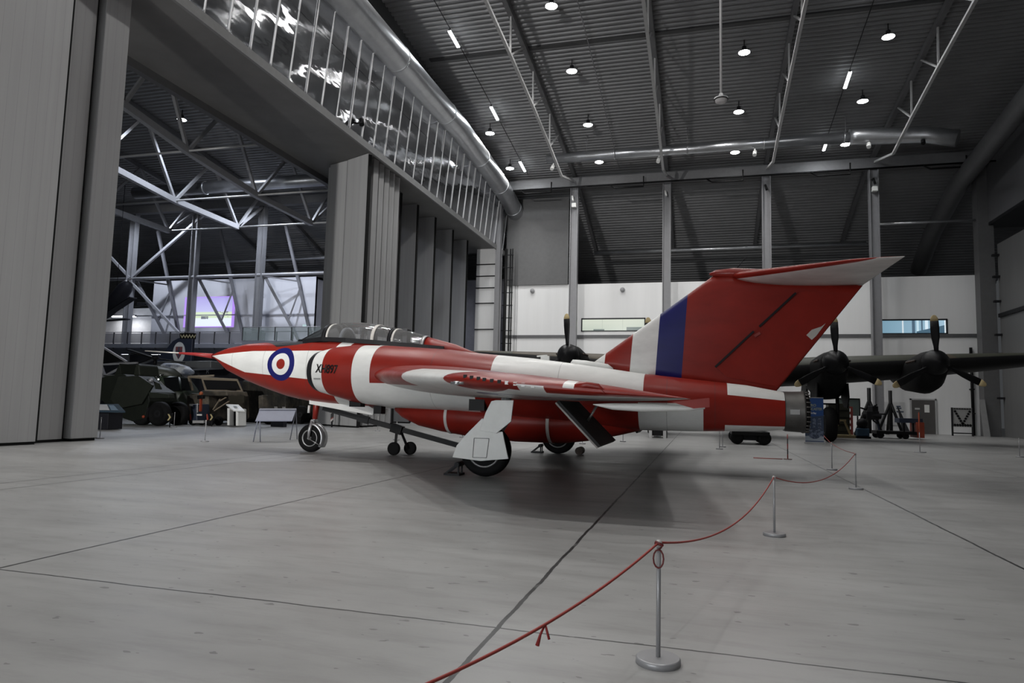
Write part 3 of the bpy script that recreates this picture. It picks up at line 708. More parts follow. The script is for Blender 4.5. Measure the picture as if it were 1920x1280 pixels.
# rails under the canopy
for sgn in (-1,1):
    m = MB(); pts = [(-10.1,.46,2.90),(-9.5,.55,2.95),(-8.8,.565,2.925),(-8.0,.53,2.87),(-7.2,.47,2.81),(-6.6,.40,2.76),(-6.2,.34,2.73)]
    pv = [Vector((x,Y0+sgn*y,z)) for x, y, z in pts]
    for a, b in zip(pv, pv[1:]): m.beam(a, b, .06, .11)
    m.build('canopy_rail', fb, jet)
MB().loft([ring(x,Y0,z,hw,ht,.15,24) for x,z,hw,ht in ((-6.80,2.76,.32,.30),(-6.5,2.72,.29,.27),(-6.0,2.66,.2,.2),(-5.57,2.62,.09,.07),(-5.3,2.6,.02,.02))]).build('spine_fairing', M('spine_red', RED, .4, 0, .2), jet)
# cockpit interior
MB().bb((-9.3,Y0-.42,2.72),(-7.0,Y0+.42,2.80)).build('cockpit_floor', dark_metal, jet)
for sx in (-8.35,-7.35):
    m = MB(); m.box((sx,Y0,2.98),(.14,.36,.42)); m.box((sx-.02,Y0,3.2),(.14,.24,.12)); m.box((sx-.2,Y0,2.85),(.4,.36,.1)); m.build('ejection_seat', M('seat_dark', (.06,.06,.065), .6), jet, .02)
m = MB(); m.lathe([(-9.1,.43),(-9.03,.43),(-9.03,.33),(-9.1,.33),(-9.1,.43)], (0,Y0,2.88), 'X', 24); m.build('cockpit_hoop', M('hoop_grey', (.16,.17,.19), .5), jet)
MB().bb((-9.35,Y0-.3,2.8),(-9.15,Y0+.3,3.02)).build('instrument_panel', dark_metal, jet)
# wings
def LE(a):
    x = -7.5+.71*(a-1.6)
    if a > 7.25: x += (a-7.25)**2*1.6
    return x
def TE(a): return -.70+.095*(a-1.6)-(max(0,a-7.5)**2)*.6
def zmid(x): return 2.0-.066*(x+7.5)
def wing_paint(nb, x, y, z):
    a = nb.f('ABSOLUTE', nb.sub(y, Y0))
    dx = nb.add(x, nb.lin(a, -.71, 7.5+.71*1.6))
    up = nb.gt(z, nb.lin(x, -.066, 2.0-.066*7.5))
    redt = nb.mix(nb.AND(nb.rng(a, 4.66, 7.22), nb.lt(dx, nb.lin(a, .03, .30))), RED, WHITE)
    redt = nb.mix(nb.AND(nb.rng(x, -1.66, -1.52), nb.gt(a, 7.5)), redt, WHITE)
    lowc = nb.mix(nb.AND(nb.lt(dx, .35), nb.lt(a, 4.66)), WHITE, RED)
    lowc = nb.mix(nb.OR(nb.gt(a, 7.72), nb.AND(nb.gt(a, 7.22), nb.lt(dx, .75))), lowc, RED)
    lowc = nb.mix(nb.AND(nb.rng(x,-2.25,-1.9), nb.gt(a, 7.7)), lowc, WHITE)
    c = nb.mix(up, lowc, redt)
    r = nb.f('SQRT', nb.add(nb.f('POWER', nb.sub(x, -2.45), 2), nb.f('POWER', nb.sub(a, 5.9), 2)))
    for rr, cc in ((.95, BLUE), (.62, WHITE), (.3, RED)): c = nb.mix(nb.lt(r, rr), c, cc)
    return c
mat_wing = paint_mat('jet_wing_paint', wing_paint, .3)
wing_bvh = None
def foil(sgn, a, t, k=1.0):
    x0, x1 = LE(a), TE(a); N = 22; up = []; lo = []
    for i in range(N+1):
        u = (1-math.cos(PI*i/N))/2; x = x0+(x1-x0)*u
        th = 5*t*(x1-x0)*(.2969*math.sqrt(u)-.126*u-.3516*u*u+.2843*u**3-.1036*u**4)*k
        up.append(Vector((x, Y0+sgn*a, zmid(x)+th*1.0))); lo.append(Vector((x, Y0+sgn*a, zmid(x)-th*.9)))
    return up+lo[-2:0:-1]
for sgn in (-1, 1):
    secs = [foil(sgn, a, .105-.0022*a, k) for a, k in ((1.0,1),(1.6,1),(2.6,1),(3.8,1),(5.0,1),(6.2,1),(7.0,1),(7.3,.98),(7.55,.9),(7.75,.74),(7.86,.52),(7.92,.2))]
    wm = MB().loft(secs); wm.build('wing', mat_wing, jet)
    if sgn < 0: wing_bvh = BVHTree.FromPolygons(wm.v, wm.f)
cam_p = Vector((0,0,H))
def on_wing(px, py):
    d = (P(px, py, 10)-cam_p).normalized(); h = wing_bvh.ray_cast(cam_p, d)
    return h[0] if h[0] else None
for px, py, mt in [(872,705,0),(884,707,0),(897,709,0),(908,711,0),(922,713,0),(936,715,0),(950,717,1),(966,719,1),(981,721,1),(999,723,1)]:
    q = on_wing(px, py+2)
    if q is None: continue
    MB().box(q+Vector((0,0,.012)), (.045,.02,.045)).build('vortex_generator', black if mt == 0 else white_paint, jet)
for px, py in ((856,718),): 
    q = P(px, py, 8.5); m = MB(); m.lathe([(-.04,.026),(.04,.026)], q, 'X', 12); m.lathe([(-.08,.018),(.1,.018)], q, 'X', 12); m.build('tip_clamp', galv, jet)
# airbrake / flap hanging under each wing
for sgn in (-1, 1):
    y0, y1 = Y0+sgn*4.3, Y0+sgn*2.5
    tp = [Vector((-2.5,y0,1.44)), Vector((-2.45,y1,1.44))]; lw = [Vector((-1.75,y0,.68)), Vector((-1.70,y1,.70))]
    nrm = Vector((.05,0,.04))
    MB().prism([tp[0], tp[1], lw[1], lw[0]], nrm).build('airbrake', M('airbrake_dark', (.03,.03,.032), .5), jet)
    MB().beam(tp[0], lw[0], .05, .03).build('airbrake_edge', M('edge_pale', (.35,.32,.3), .5), jet)
    m = MB(); m.tube([Vector((-1.9,(y0+y1)/2,1.42)), (tp[0]+lw[1])/2], .025, 6); m.build('airbrake_strut', alu, jet)
# flap bay and small details on the wing edge
MB().loft([ring(x, 8.75, z, r, r*.6, r*.6, 16) for x, z, r in ((-1.35,1.42,.01),(-1.1,1.40,.07),(-.7,1.395,.09),(-.2,1.40,.06),(.03,1.41,.02))]).build('aileron_fairing', white_paint, jet)
m = MB(); m.prism([Vector((-.35,8.32,1.47)), Vector((.08,8.32,1.53)), Vector((.08,8.32,1.42)), Vector((-.1,8.32,1.40))], (0,.06,0)); m.build('wing_tip_tab', deep_red, jet)
q = on_wing(1115,735)
if q: MB().loft([ring(q.x+dx, q.y, q.z+dz, .015, .035, .035, 8) for dx, dz in ((-.25,.06),(-.1,.09),(.05,.07),(.12,0))]).build('wing_blade', deep_red, jet)
# fin with rudder, bands across its height
def fin_paint(nb, x, y, z):
    u = nb.sub(x, nb.lin(z, .07, -.07*2.1)); c = RED
    c = nb.mix(nb.lt(u, -.46), c, BLUE); c = nb.mix(nb.lt(u, -1.05), c, WHITE); c = nb.mix(nb.lt(u, -1.64), c, RED); c = nb.mix(nb.lt(u, -2.25), c, WHITE)
    return c
mat_fin = paint_mat('jet_fin_paint', fin_paint, .36, .3)
def fin_sec(z, x0, x1, t): 
    N = 16; a = []; b = []
    for i in range(N+1):
        u = (1-math.cos(PI*i/N))/2; x = x0+(x1-x0)*u; th = 5*t*(x1-x0)*(.2969*math.sqrt(u)-.126*u-.3516*u*u+.2843*u**3-.1036*u**4)
        zz = z(x); a.append(Vector((x, Y0-th, zz))); b.append(Vector((x, Y0+th, zz)))
    return a+b[-2:0:-1]
rows = []
for i in range(13):
    s_ = i/12
    x0 = -2.66+(0.25+2.66)*s_; x1 = 1.50+(3.37-1.50)*s_
    zb0, zb1 = 2.32, 1.72; zt0, zt1 = 4.46, 4.16
    za = zb0+(zt0-zb0)*s_; zb_ = zb1+(zt1-zb1)*s_
    rows.append(fin_sec(lambda x, a=za, b=zb_, p=x0, q=x1: a+(b-a)*(x-p)/(q-p), x0, x1, .075+.01*s_))
MB().loft(rows).build('fin', mat_fin, jet)
fin_th = .15
def finp(px, py, dy=0): 
    return P(px, py, Y0-.16+dy)
rud = [finp(*p) for p in ((1343,688),(1414,622),(1424,612),(1493,549),(1512,545),(1597,553),(1460,724),(1444,724),(1362,706))]
cen = sum(rud, Vector())/len(rud)
def taper(v):                                         # rudder skin follows the fin, thin towards its trailing edge
    return v
edge0, edge1 = finp(1618,533), finp(1450,728)
def te_dist(v):
    d = edge1-edge0; n = Vector((d.z,0,-d.x)).normalized(); return abs((v-edge0).dot(n))
rv = []; 
for v in rud:
    k = min(1, te_dist(v)/1.25); rv.append(Vector((v.x, Y0-(.016+.135*k), v.z)))
mirror_ = [Vector((v.x, 2*Y0-v.y, v.z)) for v in rv]
m = MB(); n = len(rv); m.add(rv+mirror_, [tuple(range(n)), tuple(range(2*n-1,n-1,-1))]+[(k,n+k,n+(k+1)%n,(k+1)%n) for k in range(n)])
m.build('rudder', M('rudder_red', RED, .36, 0, .3, 1.5, None, .25), jet)
for a, b in (((1341,688),(1413,621)),((1424,612),(1492,549))):
    a, b = finp(*a), finp(*b); 
    for v in (a, b): v.y = Y0-.165
    MB().beam(a, b, .045, .05, (0,1,0)).build('rudder_gap', fb, jet)
MB().box(finp(1420,627)+Vector((0,.0,0)), (.14,.03,.06), Matrix.Rotation(-.6,3,'Y')).build('hinge_bracket', M('hinge_red', (.25,.03,.025)), jet)
q = [finp(*p, .11) for p in ((1512,628),(1522,618),(1540,612),(1548,606),(1530,630),(1522,637))]
MB().prism(q, (0,.004,0)).build('bare_patch', M('bare_patch', (.5,.49,.45), .6), jet)
# bullet at the fin root
MB().loft([ring(x, Y0-.45, z, hw, ht, ht, 20) for x, z, hw, ht in ((-2.98,2.37,.02,.02),(-2.92,2.37,.12,.10),(-2.6,2.33,.15,.12),(-2.1,2.27,.12,.10),(-1.98,2.25,.02,.03))]).build('fin_root_fairing', white_paint, jet)
m = MB(); m.box((-3.55,Y0-.6,2.49),(.2,.1,.1)); m.tube([(-3.75,Y0-.6,2.53),(-3.5,Y0-.6,2.55)], .02, 6); m.build('spine_fitting', white_paint, jet)
# tailplane on top
def tp_z(x, a): return 4.46-.095*(x-.4)-.02*a
def tail_paint(nb, x, y, z):
    a = nb.f('ABSOLUTE', nb.sub(y, Y0)); mid = nb.add(nb.lin(x, -.095, 4.46+.095*.4), nb.mul(a, -.02))
    dx = nb.sub(x, nb.lin(a, .80, .55))
    return nb.mix(nb.OR(nb.gt(z, mid), nb.lt(dx, .10)), WHITE, RED)
mat_tail = paint_mat('jet_tail_paint', tail_paint, .4, .35)
for sgn in (-1, 1):
    secs = []
    for a, k in ((.0,1),(.3,1),(1,1),(1.8,1),(2.6,.95),(3.0,.8),(3.2,.35)):
        x0 = .55+.80*a+max(0,a-2.8)*.6; x1 = 3.38-.0*a; N = 14; up = []; lo = []
        for i in range(N+1):
            u = (1-math.cos(PI*i/N))/2; x = x0+(x1-x0)*u; th = 5*.11*(x1-x0)*(.2969*math.sqrt(u)-.126*u-.3516*u*u+.2843*u**3-.1036*u**4)*k
            up.append(Vector((x,Y0+sgn*a,tp_z(x,a)+th))); lo.append(Vector((x,Y0+sgn*a,tp_z(x,a)-th)))
        secs.append(up+lo[-2:0:-1])
    MB().loft(secs).build('tailplane', mat_tail, jet)
MB().loft([ring(x, Y0, z, hw, ht, ht, 24) for x, z, hw, ht in ((.16,4.50,.02,.02),(.3,4.50,.12,.09),(.7,4.49,.17,.13),(1.3,4.46,.15,.12),(1.9,4.40,.06,.06))]).build('tail_bullet', deep_red, jet)
MB().tube([(.75,Y0,4.6),(.95,Y0,4.86)], .008, 5).build('whip_aerial', dark_metal, jet)
MB().bb((.95,Y0-.12,4.28),(1.03,Y0+.12,4.36)).build('tail_hinge_block', fb, jet)
# main undercarriage: white plates, leg, wheel
gd = [(929,750),(963,750),(958,790),(931,812),(899,807),(910,774)]
gl_ = [(904,784),(872,816),(856,835),(848,857),(901,864),(953,860),(942,809),(931,810)]
for sgn in (-1, 1):
    def gy(v): return Vector((v.x, v.y if sgn < 0 else 2*Y0-v.y, v.z))
    off = Vector((0, .035*(-sgn), 0))
    MB().prism([gy(P(px,py,12.30)) for px,py in gd]+[gy(P(921,752,12.30))], off).build('gear_door_upper', white_paint, jet, .006)
    MB().prism([gy(P(px,py,12.36)) for px,py in gl_], off).build('gear_door_lower', white_paint, jet, .006)
    if sgn < 0:
        m = MB(); fr_ = [P(px,py,12.352) for px,py in ((889,821),(917,822),(912,858),(886,857))]
        for a, b in zip(fr_, fr_[1:]+fr_[:1]): m.tube([a, b], .005, 4)
        m.build('door_panel_line', M('line_grey', (.2,.2,.2)), jet)
    wc = gy(Vector((-4.03,12.72,.50)))
    MB().tube([wc+Vector((.02,.12*-sgn,0)), gy(Vector((-3.7,12.75,1.0))), gy(Vector((-3.65,12.8,1.75)))], [.06,.08,.11], 12).build('gear_leg', M('leg_grey', (.42,.42,.42), .35, .4), jet)
    w = MB(); w.lathe([(-.13,.33),(-.155,.37),(-.16,.42),(-.12,.48),(-.05,.50),(.05,.50),(.12,.48),(.16,.42),(.155,.37),(.13,.33)], wc, 'Y', 40); wo = w.build('main_wheel', rubber, jet)
    h = MB(); h.lathe([(-.13,.02),(-.14,.1),(-.11,.12),(-.09,.24),(-.135,.30),(-.14,.33),(.14,.33),(.135,.3),(.09,.24),(.11,.12),(.14,.1),(.13,.02)], wc, 'Y', 32); h.build('wheel_hub', M('hub_grey', (.17,.17,.17), .4, .5), wo)
# nose undercarriage
nw = Vector((-10.0, Y0, .37))
w = MB(); w.lathe([(-.085,.22),(-.105,.25),(-.11,.29),(-.085,.345),(-.03,.37),(.03,.37),(.085,.345),(.11,.29),(.105,.25),(.085,.22)], nw, 'Y', 40); wo = w.build('nose_wheel', rubber, jet)
h = MB(); h.lathe([(-.05,.02),(-.05,.17),(-.095,.205),(-.1,.225),(.1,.225),(.095,.205),(.05,.17),(.05,.02)], nw, 'Y', 32)
for k in range(6):
    a = 2*PI*k/6+.3; h.beam(nw+Vector((math.cos(a)*.05,-.065,math.sin(a)*.05)), nw+Vector((math.cos(a)*.19,-.065,math.sin(a)*.19)), .04, .03, (0,1,0))
h.lathe([(-.12,.0),(-.12,.05),(-.04,.06)], nw, 'Y', 12); h.build('wheel_hub', M('hub_silver', (.4,.4,.4), .35, .7), wo)
m = MB()
for q in (-1,1): m.tube([nw+Vector((0,q*.14,0)), nw+Vector((.02,q*.15,.2)), nw+Vector((.06,q*.10,.44))], [.03,.045,.045], 10)
m.tube([nw+Vector((0,-.16,0)), nw+Vector((0,.16,0))], .03, 10); m.tube([nw+Vector((.06,-.11,.44)), nw+Vector((.06,.11,.44))], .055, 10); m.tube([nw+Vector((.06,0,.42)), nw+Vector((.08,0,.55))], .05, 10)
m.build('fork', M('fork_grey', (.42,.42,.43), .35, .5), jet)
MB().tube([nw+Vector((.08,0,.5)), nw+Vector((.10,0,.78)), nw+Vector((.12,0,1.1))], [.07,.085,.09], 12).build('nose_leg', deep_red, jet)
MB().tube([nw+Vector((-.06,-.1,.66)), nw+Vector((-.05,-.1,.86))], .035, 8).build('steering_jack', white_paint, jet)
mg = []
for i in range(15):
    a = math.radians(80-i*8.2*1.0)-0.0; rr = .415
    mg.append((math.cos(a)*rr, math.sin(a)*rr))
secs = []
for (dx, dz) in mg:
    n_ = Vector((dx,0,dz)).normalized(); c_ = nw+Vector((dx,0,dz))
    secs.append([c_+Vector((0,-.15,0))-n_*.05, c_+Vector((0,-.12,0)), c_+Vector((0,.12,0)), c_+Vector((0,.15,0))-n_*.05, c_+Vector((0,.14,0))-n_*.06, c_+Vector((0,.11,0))-n_*.015, c_+Vector((0,-.11,0))-n_*.015, c_+Vector((0,-.14,0))-n_*.06])
MB().loft(secs).build('mudguard', M('mudguard_silver', (.42,.42,.43), .3, .6), jet)
MB().tube([nw+Vector((0,-.17,0)), nw+Vector((.36,-.17,-.17))], .012, 6).build('mudguard_stay', alu, jet)
# nose gear bay doors
for sgn in (-1,1):
    Yd = Y0+sgn*.34; k = (Y0-.34)
    poly = [(581,748),(640,757),(690,764),(705,771),(700,776),(640,766),(581,757)] 
    MB().prism([Vector((v.x, Yd, v.z)) for v in (P(px,py,k) for px,py in [(581,742),(640,752),(690,760),(705,768),(700,778),(640,768),(581,757)])], (0,.03*sgn,0)).build('nose_gear_door', white_paint, jet)

# ---------------------------------------------------------------- tow bar and chocks
t = thing('tow_bar', 'black aircraft tow bar hitched to the nose leg with two small wheels', 'tow bar', (-7.7, 16.9, 0))
a, b = Vector((-9.75,16.3,1.17)), Vector((-5.95,16.9,.26))
m = MB(); m.beam(a, b, .11, .13); m.build('bar', black, t)
m = MB(); c_ = a.lerp(b, .28); m.beam(c_-(b-a)*.02, c_+(b-a)*.05, .16, .19); m.build('clamp', black, t)
m = MB(); c_ = b; m.tube([c_, c_+Vector((.12,.02,-.1))], .06, 8); m.tube([c_+Vector((-.05,0,.08)), c_+Vector((-.05,0,-.2))], .02, 6); m.build('hitch_eye', black, t)
c_ = a.lerp(b, .53)
m = MB(); m.beam(c_+Vector((0,0,-.02)), Vector((c_.x+.03,c_.y-.12,.16)), .06,.09); m.beam(c_+Vector((.1,0,-.04)), Vector((c_.x+.27,c_.y+.15,.16)), .05,.06); m.beam(c_+Vector((-.14,0,.02)), c_+Vector((.16,0,-.06)), .2, .22); m.build('wheel_strut', black, t)
for dx, dy in ((.03,-.2),(.3,.22)):
    MB().lathe([(-.05,.1),(-.055,.14),(-.03,.17),(.03,.17),(.055,.14),(.05,.1)], (c_.x+dx,c_.y+dy,.172), 'Y', 24).build('wheel', rubber, t)
def chock(x, y, label, s=1):
    t = thing('wheel_chock', label, 'chock', (x,y,0), 'wheel chocks of the jet')
    MB().bb((x-.16,y-.16,0),(x+.16,y+.16,.04)).build('base_plate', dark_metal, t)
    for q in (-.1,.1):
        m = MB(); m.beam((x-.14*s,y+q,.03),(x+.12*s,y+q,.24),.03,.03); m.beam((x+.12*s,y+q,.03),(x+.12*s,y+q,.26),.03,.03); m.build('side_frame', dark_metal, t)
    m = MB(); m.tube([(x+.1*s,y-.16,.21),(x+.1*s,y+.16,.21)], .05, 8); m.build('roller', dark_metal, t)
chock(-4.66,12.7,'black metal chock ahead of the near main wheel, under the white plates')
chock(-4.66,19.7,'black metal chock ahead of the far main wheel, under the jet')
t = thing('wheel_chock', 'dark rounded chock behind the far main wheel, under the jet', 'chock', (-3.42,19.7,0), 'wheel chocks of the jet'); MB().loft([ringY(19.7+dy,-3.40,.11,.11,.11) for dy in (-.2,.2)]).build('block', M('chock_brown', (.08,.06,.05), .7), t)
# ================================================================== BOMBER BEHIND
BX = 1.68
camo_b = M('bomber_matt_black', (.006,.006,.0065), .6, 0, .2)
def bomber_top(nb, x, y, z):
    n_ = nb.n('ShaderNodeNewGeometry'); sp = nb.n('ShaderNodeSeparateXYZ'); nb.l(n_.outputs['Normal'], sp.inputs[0])
    return None
def bomber_wing_mat():
    nb = NB('bomber_wing_paint', .5, 0, .2); x, y, z = nb.pos(); dx = nb.f('ABSOLUTE', nb.sub(x, BX))
    mid = nb.lin(dx, .062, 3.17); up = nb.gt(z, nb.add(mid, .30))
    brown = nb.mix(nb.gt(nb.noise(.35, 2), .5), (.075,.062,.045), (.05,.052,.04))
    nb.col(nb.wear(nb.mix(up, (.007,.007,.0075), brown), .2, 2)); return nb.m
bw = bomber_wing_mat()
bom = thing('bomber_aircraft', 'dark four-engined propeller bomber standing behind the red jet', 'aircraft', (BX, 37, 0))
for sgn in (-1, 1):
    secs = []
    for d, c0, c1, z, t in ((.0,35.9,41.2,3.2,.62),(1.2,35.9,41.2,3.25,.62),(4.2,36.0,41.0,3.42,.60),(8.2,36.3,40.4,3.66,.50),(11.5,36.6,39.8,3.9,.36),(14.2,37.0,39.2,4.1,.22),(15.3,37.4,38.8,4.18,.1),(15.5,37.8,38.5,4.2,.03)):
        N = 14; up = []; lo = []
        for i in range(N+1):
            u = (1-math.cos(PI*i/N))/2; th = t*2.4*(.2969*math.sqrt(u)-.126*u-.3516*u*u+.2843*u**3-.1036*u**4)*4.9
            yy = c0+(c1-c0)*u; zz = z-.05*(yy-c0)+.1
            up.append(Vector((BX+sgn*d, yy, zz+th))); lo.append(Vector((BX+sgn*d, yy, zz-th*.95)))
        secs.append(up+lo[-2:0:-1])
    MB().loft(secs).build('wing', bw, bom)
MB().loft([ringY(y, BX, z, hw, ht, hb) for y, z, hw, ht, hb in ((30.6,3.2,.15,.2,.2),(31.0,3.15,.6,.65,.65),(32,3.2,.82,.85,.95),(34,3.2,.88,1.0,1.05),(38,3.1,.88,1.0,1.0),(43,2.75,.75,.9,.85),(48,2.35,.5,.6,.55),(51.3,2.1,.3,.35,.3),(52.4,2.05,.35,.35,.35))]).build('fuselage', camo_b, bom)
MB().loft([ringY(y, BX, z, hw, ht, .2, 20) for y, z, hw, ht in ((32.2,4.0,.3,.1),(32.9,4.05,.42,.6),(34.5,4.05,.42,.62),(36.2,4.0,.3,.25))]).build('cockpit_canopy', M('bomber_glass', (.03,.032,.035), .1), bom)
MB().sphere((BX,31.0,3.9), .5, 14, 8).build('nose_turret', M('bomber_glass', (.03,.032,.035)), bom)
for sgn in (-1,1):
    MB().bb((BX,49.8,2.55),(BX+sgn*5,51.3,2.7)).build('tailplane', camo_b, bom)
    MB().prism([(BX+sgn*5,49.6,2.0),(BX+sgn*5,51.6,1.9),(BX+sgn*5,51.8,2.8),(BX+sgn*5,51.0,3.9),(BX+sgn*5,50.0,3.8),(BX+sgn*5,49.4,2.9)], (.14*sgn,0,0)).build('tail_fin', camo_b, bom)
tipy = M('blade_tip_yellow', (.42,.33,.17), .6); blade_m = M('blade_black', (.008,.008,.009), .45)
hubs = [(BX+8.22,3.66,1),(BX+4.17,3.63,1),(BX-4.17,3.64,-1),(BX-8.22,3.95,-1)]
hz_ = {0:3.68, 1:3.66, 2:3.70, 3:3.93}
for j, (hx, hzz, side) in enumerate(hubs):
    hzz = hz_[j]; inner = j in (1,2)
    secs = [ringY(33.95,hx,hzz-.02,0.58,0.56,0.58,28),ringY(34.3,hx,hzz-.06,0.62,0.61,0.78,28,2.3),ringY(34.75,hx,hzz-.10,0.68,0.65,1.10,28,2.4),ringY(35.6,hx,hzz-.16,0.70,0.63,1.18,28,2.4),ringY(36.6,hx,hzz-.2,0.70,0.56,1.06,28,2.3),ringY(38.2,hx,hzz-.25,0.62,0.49,0.90,28),ringY(40.2,hx,hzz-.28,0.38,0.18,0.45 if not inner else .6,28),ringY(41.6,hx,hzz-.28,0.07,0.06,0.11,28)]
    if inner:
        secs = secs[:2]+[ringY(34.75,hx,hzz-.10,0.70,0.65,1.23,28,2.4),ringY(35.6,hx,hzz-.16,0.80,0.63,1.51,28,2.6),ringY(37.0,hx,hzz-.2,0.83,0.56,1.46,28,2.6),ringY(39.2,hx,hzz-.25,0.69,0.49,1.12,28),ringY(41.2,hx,hzz-.28,0.44,0.18,0.67,28),ringY(42.6,hx,hzz-.28,0.07,0.06,0.11,28)]
    en = MB().loft(secs).build('engine', camo_b, bom)
    MB().lathe([(-.74,.01),(-.68,.17),(-.52,.34),(-.26,.49),(.0,.57),(.06,.57)], (hx,33.93,hzz), 'Y', 28).build('spinner', M('spinner_black', (.009,.009,.01), .4), en)
    for e_ in (-1,1):
        m = MB()
        for k in range(5): m.tube([(hx+e_*.64,34.5+k*.28,hzz+.12),(hx+e_*.73,34.55+k*.28,hzz+.1)], .055, 6)
        m.build('exhaust_row', M('exhaust_rust', (.05,.035,.028), .6), en)
    MB().box((hx,34.42,hzz-.62),(.62,.06,.42)).build('radiator_face', M('radiator', (.03,.028,.025), .6), en)
    base = 90+(2 if j != 3 else 2)
    for k in range(3):
        th = math.radians(base+120*k); d = Vector((math.cos(th),0,math.sin(th))); s_ = Vector((-math.sin(th),0,math.cos(th)))
        secs = []
        prof = [(.3,.08,.07,.9),(.7,.11,.06,.75),(1.1,.165,.04,.5),(1.5,.175,.03,.35),(1.82,.165,.02,.25)]
        tip = [(1.82,.165,.02,.25),(1.95,.14,.016,.22),(2.06,.08,.012,.2),(2.09,.02,.01,.2)]
        def bl(pr):
            out = []
            for r, wv, tk, tw in pr:
                c_ = Vector((hx,33.72,hzz))+d*r; q = s_*math.cos(tw)+Vector((0,1,0))*math.sin(tw); n_ = d.cross(q)
                out.append([c_+q*(wv*math.cos(2*PI*i/12))+n_*(tk*math.sin(2*PI*i/12)) for i in range(12)])
            return out
        MB().loft(bl(prof)).build('propeller_blade', blade_m, en); MB().loft(bl(tip)).build('blade_tip', tipy, en)
    if inner:
        wc = Vector((hx+side*.0-.12*side, 35.0, .82))
        wo = MB().lathe([(-.22,.4),(-.26,.55),(-.25,.68),(-.15,.79),(0,.82),(.15,.79),(.25,.68),(.26,.55),(.22,.4)], wc, 'X', 36).build('main_wheel', rubber, bom)
        MB().lathe([(-.2,.02),(-.2,.38),(-.24,.42),(.24,.42),(.2,.38),(.2,.02)], wc, 'X', 28).build('wheel_hub', M('hub_dark', (.05,.05,.05)), wo)
        for q in (-.38,.38):
            MB().tube([wc+Vector((q,0,0)), wc+Vector((q,.1,.9)), Vector((hx+q*1.0,35.9,2.6))], [.06,.08,.09], 10).build('gear_leg', camo_b, bom)
            m = MB(); zz = [Vector((hx+q*1.75,34.9,2.75)),Vector((hx+q*1.75,36.8,2.75)),Vector((hx+q*1.85,36.7,2.1)),Vector((hx+q*1.8,36.0,1.65)),Vector((hx+q*1.8,35.2,1.6)),Vector((hx+q*1.8,34.8,2.1))]
            m.prism(zz, (.05,0,0)).build('gear_door', camo_b, bom)
        MB().beam(wc+Vector((-.38,.1,.95)), wc+Vector((.38,.1,.95)), .08,.08).build('gear_brace', camo_b, bom)
# tail wheel so that the far end rests on the floor
MB().lathe([(-.12,.15),(-.15,.28),(0,.36),(.15,.28),(.12,.15)], (BX,49.5,.36), 'X', 20).build('tail_wheel', rubber, bom); MB().tube([(BX,49.5,.36),(BX,49.3,2.0)], .08).build('tail_leg', camo_b, bom)

# ================================================================== banner, boards and workshop gear
yb = 32.3; b0, b1 = P(1510,830,yb), P(1545,830,yb); bz = P(1527,746,yb).z
t = thing('display_banner', 'blue upright pull-up banner beside the black bomber wheel', 'banner', ((b0.x+b1.x)/2, yb, 0))
def banner_mat():
    nb = NB('banner_print', .5); x, y, z = nb.pos(); u = nb.f('DIVIDE', nb.sub(x, b0.x), b1.x-b0.x); v = nb.f('DIVIDE', z, bz)
    c = nb.mix(nb.lt(v, nb.lin(u, .04, .58)), (.012,.06,.22), (.03,.05,.10))
    grey = nb.mix(nb.gt(nb.noise(9, 3, (1,1,1.6)), .5), (.035,.05,.09), (.12,.15,.22))
    ell = nb.f('SQRT', nb.add(nb.f('POWER', nb.mul(nb.sub(u, .5), 1.9), 2), nb.f('POWER', nb.mul(nb.sub(v, .36), 3.2), 2)))
    col3 = nb.OR(nb.rng(u,.12,.3), nb.rng(u,.40,.58), nb.rng(u,.68,.86))
    c = nb.mix(nb.AND(nb.lt(ell, .95), nb.lt(v, .56), nb.OR(col3, nb.lt(v, .34))), c, grey)
    arc = nb.AND(nb.lt(v, .17), nb.gt(nb.f('SQRT', nb.add(nb.f('POWER', nb.mul(nb.sub(u,.5),1.0),2), nb.f('POWER', nb.mul(nb.sub(v,.4),1.8),2))), .52))
    c = nb.mix(arc, c, (.30,.34,.40)); c = nb.mix(nb.rng(v,.05,.065), c, (.02,.04,.12))
    nb.col(c); return nb.m
MB().bb((b0.x,yb-.01,.06),(b1.x,yb+.01,bz)).build('printed_sheet', banner_mat(), t)
MB().bb((b0.x-.03,yb-.1,0),(b1.x+.03,yb+.12,.08)).build('base_case', M('banner_alu', (.5,.5,.5), .35, .6), t)
MB().bb((b0.x,yb-.02,bz),(b1.x,yb+.02,bz+.03)).build('top_rail', M('banner_alu', (.5,.5,.5)), t)
MB().tube([((b0.x+b1.x)/2,yb+.06,.08),((b0.x+b1.x)/2,yb+.02,bz)], .012, 6).build('back_pole', M('banner_alu', (.5,.5,.5)), t)
bwid = b1.x-b0.x
for txt, sz, zz, cc, xo in (('AVRO',.155,bz*.815,(.30,.33,.22),.03),('LANCASTER',.155,bz*.735,(.30,.33,.22),.03),('Merrick Bay',.10,bz*.655,(.7,.72,.75),.03)):
    tv, tf = text_geo(txt, sz, bold=.003); wv = max(v.x for v in tv); k = min(1.0, bwid*.88/wv) if sz > .12 else .85
    MB().add([Vector((b0.x+bwid*.05+v.x*k, yb-.016, zz+v.y)) for v in tv], tf).build('lettering', M('banner_ink_%s' % txt.lower()[:3], cc, .6, 0, 0), t)
wood = M('pale_wood', (.35,.28,.15), .6); navy = M('navy_paint', (.02,.028,.05), .5); orange = M('orange_red', (.28,.045,.02), .5)
